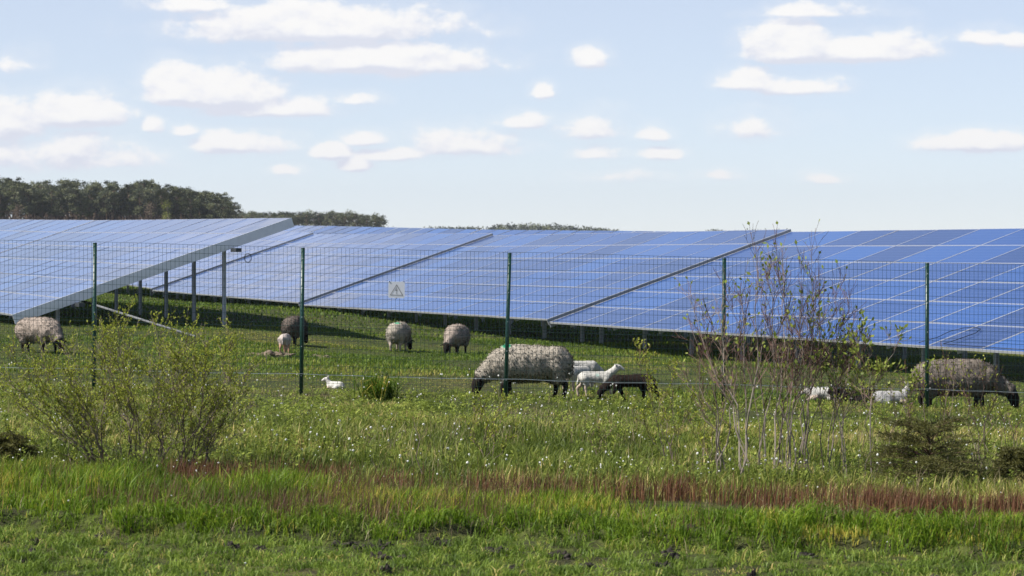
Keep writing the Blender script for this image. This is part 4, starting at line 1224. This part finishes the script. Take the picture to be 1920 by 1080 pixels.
def cloud_group():
    g = bpy.data.node_groups.new('cloud_field', 'ShaderNodeTree')
    g.interface.new_socket('Vector', in_out='INPUT', socket_type='NodeSocketVector')
    g.interface.new_socket('Density', in_out='OUTPUT', socket_type='NodeSocketFloat')
    gi = nd(g, 'NodeGroupInput'); go = nd(g, 'NodeGroupOutput')
    v0 = gi.outputs[0]

    def wobble(src, scl, amt):
        mp = nd(g, 'ShaderNodeVectorMath', operation='MULTIPLY'); mp.inputs[1].default_value = scl; g.links.new(src, mp.inputs[0])
        n = nd(g, 'ShaderNodeTexNoise'); n.inputs['Scale'].default_value = 1; n.inputs['Detail'].default_value = 9; n.inputs['Roughness'].default_value = .62
        g.links.new(mp.outputs[0], n.inputs['Vector'])
        s = nd(g, 'ShaderNodeVectorMath', operation='SUBTRACT'); s.inputs[1].default_value = (.5, .5, .5); g.links.new(n.outputs['Color'], s.inputs[0])
        m = nd(g, 'ShaderNodeVectorMath', operation='MULTIPLY'); m.inputs[1].default_value = amt; g.links.new(s.outputs[0], m.inputs[0])
        return m.outputs[0], n.outputs['Fac']
    wv, _ = wobble(v0, (12, 26, 1), (70, 26, 0))
    _, nf = wobble(v0, (40, 64, 1), (0, 0, 0))
    pxv = nd(g, 'ShaderNodeVectorMath', operation='MULTIPLY_ADD'); pxv.inputs[1].default_value = (F, -F, 0); pxv.inputs[2].default_value = (960, HY, 0); g.links.new(v0, pxv.inputs[0])
    ad = nd(g, 'ShaderNodeVectorMath', operation='ADD'); g.links.new(pxv.outputs[0], ad.inputs[0]); g.links.new(wv, ad.inputs[1])
    acc = None
    for cx, cy, a, up, dn, st in CLOUDS:
        s = nd(g, 'ShaderNodeVectorMath', operation='SUBTRACT'); a, up, dn = a * 1.14, up * 1.22, dn * 1.25
        s.inputs[1].default_value = (cx, cy, 0); g.links.new(ad.outputs[0], s.inputs[0])
        # y grows downwards: below the base the field falls off faster
        m1 = nd(g, 'ShaderNodeVectorMath', operation='MULTIPLY'); m1.inputs[1].default_value = (1 / a, 1 / dn, 0); g.links.new(s.outputs[0], m1.inputs[0])
        m2 = nd(g, 'ShaderNodeVectorMath', operation='MULTIPLY'); m2.inputs[1].default_value = (-1 / a, -1 / up, 0); g.links.new(s.outputs[0], m2.inputs[0])
        mx = nd(g, 'ShaderNodeVectorMath', operation='MAXIMUM'); g.links.new(m1.outputs[0], mx.inputs[0]); g.links.new(m2.outputs[0], mx.inputs[1])
        ln = nd(g, 'ShaderNodeVectorMath', operation='LENGTH'); g.links.new(mx.outputs[0], ln.inputs[0])
        ma = nd(g, 'ShaderNodeMath', operation='MULTIPLY_ADD'); ma.inputs[1].default_value = -st; ma.inputs[2].default_value = st; g.links.new(ln.outputs['Value'], ma.inputs[0])
        if acc is None: acc = ma.outputs[0]
        else:
            x_ = nd(g, 'ShaderNodeMath', operation='SMOOTH_MAX'); x_.inputs[2].default_value = .12; g.links.new(acc, x_.inputs[0]); g.links.new(ma.outputs[0], x_.inputs[1]); acc = x_.outputs[0]
    nm = nd(g, 'ShaderNodeMath', operation='MULTIPLY_ADD'); nm.inputs[1].default_value = 1.9; nm.inputs[2].default_value = -.80; g.links.new(nf, nm.inputs[0])
    sm = nd(g, 'ShaderNodeMath', operation='ADD'); g.links.new(acc, sm.inputs[0]); g.links.new(nm.outputs[0], sm.inputs[1])
    g.links.new(sm.outputs[0], go.inputs[0])
    return g


CG = cloud_group()
tc = nd(nt, 'ShaderNodeTexCoord'); sp = nd(nt, 'ShaderNodeSeparateXYZ'); nt.links.new(tc.outputs['Generated'], sp.inputs[0])
my = nd(nt, 'ShaderNodeMath', operation='MAXIMUM'); my.inputs[1].default_value = .02; nt.links.new(sp.outputs['Y'], my.inputs[0])
du = nd(nt, 'ShaderNodeMath', operation='DIVIDE'); nt.links.new(sp.outputs['X'], du.inputs[0]); nt.links.new(my.outputs[0], du.inputs[1])
dv = nd(nt, 'ShaderNodeMath', operation='DIVIDE'); nt.links.new(sp.outputs['Z'], dv.inputs[0]); nt.links.new(my.outputs[0], dv.inputs[1])
uv = nd(nt, 'ShaderNodeCombineXYZ'); nt.links.new(du.outputs[0], uv.inputs[0]); nt.links.new(dv.outputs[0], uv.inputs[1])
g1n = nd(nt, 'ShaderNodeGroup'); g1n.node_tree = CG; nt.links.new(uv.outputs[0], g1n.inputs[0])
sh = nd(nt, 'ShaderNodeVectorMath', operation='ADD'); sh.inputs[1].default_value = (-.0012, .0034, 0); nt.links.new(uv.outputs[0], sh.inputs[0])
g2n = nd(nt, 'ShaderNodeGroup'); g2n.node_tree = CG; nt.links.new(sh.outputs[0], g2n.inputs[0])
al = nd(nt, 'ShaderNodeMapRange', interpolation_type='SMOOTHSTEP'); al.inputs[1].default_value = .10; al.inputs[2].default_value = .50; nt.links.new(g1n.outputs[0], al.inputs[0])
front = nd(nt, 'ShaderNodeMath', operation='GREATER_THAN'); front.inputs[1].default_value = .15; nt.links.new(sp.outputs['Y'], front.inputs[0])
wsp = nd(nt, 'ShaderNodeMapRange', interpolation_type='SMOOTHSTEP'); wsp.inputs[1].default_value = -.30; wsp.inputs[2].default_value = .40; wsp.inputs[4].default_value = .22; nt.links.new(g1n.outputs[0], wsp.inputs[0])
alx = nd(nt, 'ShaderNodeMath', operation='MAXIMUM'); nt.links.new(al.outputs[0], alx.inputs[0]); nt.links.new(wsp.outputs[0], alx.inputs[1])
alm = nd(nt, 'ShaderNodeMath', operation='MULTIPLY'); nt.links.new(alx.outputs[0], alm.inputs[0]); nt.links.new(front.outputs[0], alm.inputs[1])
df = nd(nt, 'ShaderNodeMath', operation='SUBTRACT'); nt.links.new(g1n.outputs[0], df.inputs[0]); nt.links.new(g2n.outputs[0], df.inputs[1])
lit = nd(nt, 'ShaderNodeMapRange', interpolation_type='SMOOTHSTEP'); lit.inputs[1].default_value = -.30; lit.inputs[2].default_value = .32; nt.links.new(df.outputs[0], lit.inputs[0])
EXP = .9; CB = 1.0 / 2 ** EXP
cc = ramp(nt, [(0, (.75 * CB, .78 * CB, .88 * CB)), (.5, (.885 * CB, .895 * CB, .945 * CB)), (1, (1.0 * CB, .99 * CB, .98 * CB))], lit.outputs[0])
SKY = .07
skym = nd(nt, 'ShaderNodeVectorMath', operation='SCALE'); skym.inputs['Scale'].default_value = 1.0; nt.links.new(sky.outputs[0], skym.inputs[0])
ccs = nd(nt, 'ShaderNodeVectorMath', operation='SCALE'); ccs.inputs['Scale'].default_value = 1.0 / SKY; nt.links.new(cc.outputs[0], ccs.inputs[0])
mixc = nd(nt, 'ShaderNodeMixRGB'); veil = nd(nt, 'ShaderNodeMixRGB'); vf = nd(nt, 'ShaderNodeMapRange'); vf.inputs[1].default_value = .08; vf.inputs[2].default_value = .34; vf.inputs[3].default_value = .47; vf.inputs[4].default_value = .05; nt.links.new(sp.outputs['Z'], vf.inputs[0]); nt.links.new(vf.outputs[0], veil.inputs[0]); veil.inputs[2].default_value = (.83 * CB / SKY, .85 * CB / SKY, .97 * CB / SKY, 1); nt.links.new(skym.outputs[0], veil.inputs[1])
nt.links.new(alm.outputs[0], mixc.inputs[0]); nt.links.new(veil.outputs[0], mixc.inputs[1]); nt.links.new(ccs.outputs[0], mixc.inputs[2])
nt.links.new(mixc.outputs[0], bg.inputs['Color']); bg.inputs['Strength'].default_value = SKY

sl = bpy.data.lights.new('sun', 'SUN'); sl.energy = 4.2; sl.angle = math.radians(.5); sl.color = (1, .955, .89)
so = bpy.data.objects.new('sun', sl); COL.objects.link(so)
to_sun = Vector((SD.x * math.cos(SUN_EL), SD.y * math.cos(SUN_EL), math.sin(SUN_EL)))
so.rotation_euler = to_sun.to_track_quat('Z', 'Y').to_euler(); so.location = to_sun * 50

# ------------------------------------------------------------------ air
mb = MB(); mb.box((0, 2300, 40), (6000, 4900, 86)); hm = bpy.data.materials.new('thin_haze'); hm.use_nodes = True; hn = hm.node_tree
hn.nodes.remove(hn.nodes['Principled BSDF']); pv = nd(hn, 'ShaderNodeVolumePrincipled'); pv.inputs['Color'].default_value = (.86, .90, 1, 1); pv.inputs['Density'].default_value = .00009; pv.inputs['Anisotropy'].default_value = .2
hn.links.new(pv.outputs[0], hn.nodes['Material Output'].inputs['Volume'])
tag(link('haze', mb.mesh('haze', [hm])), 'thin pale haze in the air before the far woods', 'haze', kind='stuff')

# ------------------------------------------------------------------ camera
cd = bpy.data.cameras.new('camera'); cam = bpy.data.objects.new('camera', cd); COL.objects.link(cam); scene.camera = cam
cam.location = (0, 0, HC); cam.rotation_euler = (PI / 2, 0, 0)
cd.sensor_width = 36; cd.lens = F / 1920 * 36; cd.shift_y = -(540 - HY) / 1920
cd.clip_start = .1; cd.clip_end = 8000
cd.dof.use_dof = True; cd.dof.focus_distance = 34; cd.dof.aperture_fstop = 8
scene.view_settings.view_transform = 'Standard'; scene.view_settings.look = 'None'
scene.view_settings.exposure = EXP; scene.view_settings.gamma = 1
scene.cycles.max_bounces = 8; scene.cycles.use_denoising = True
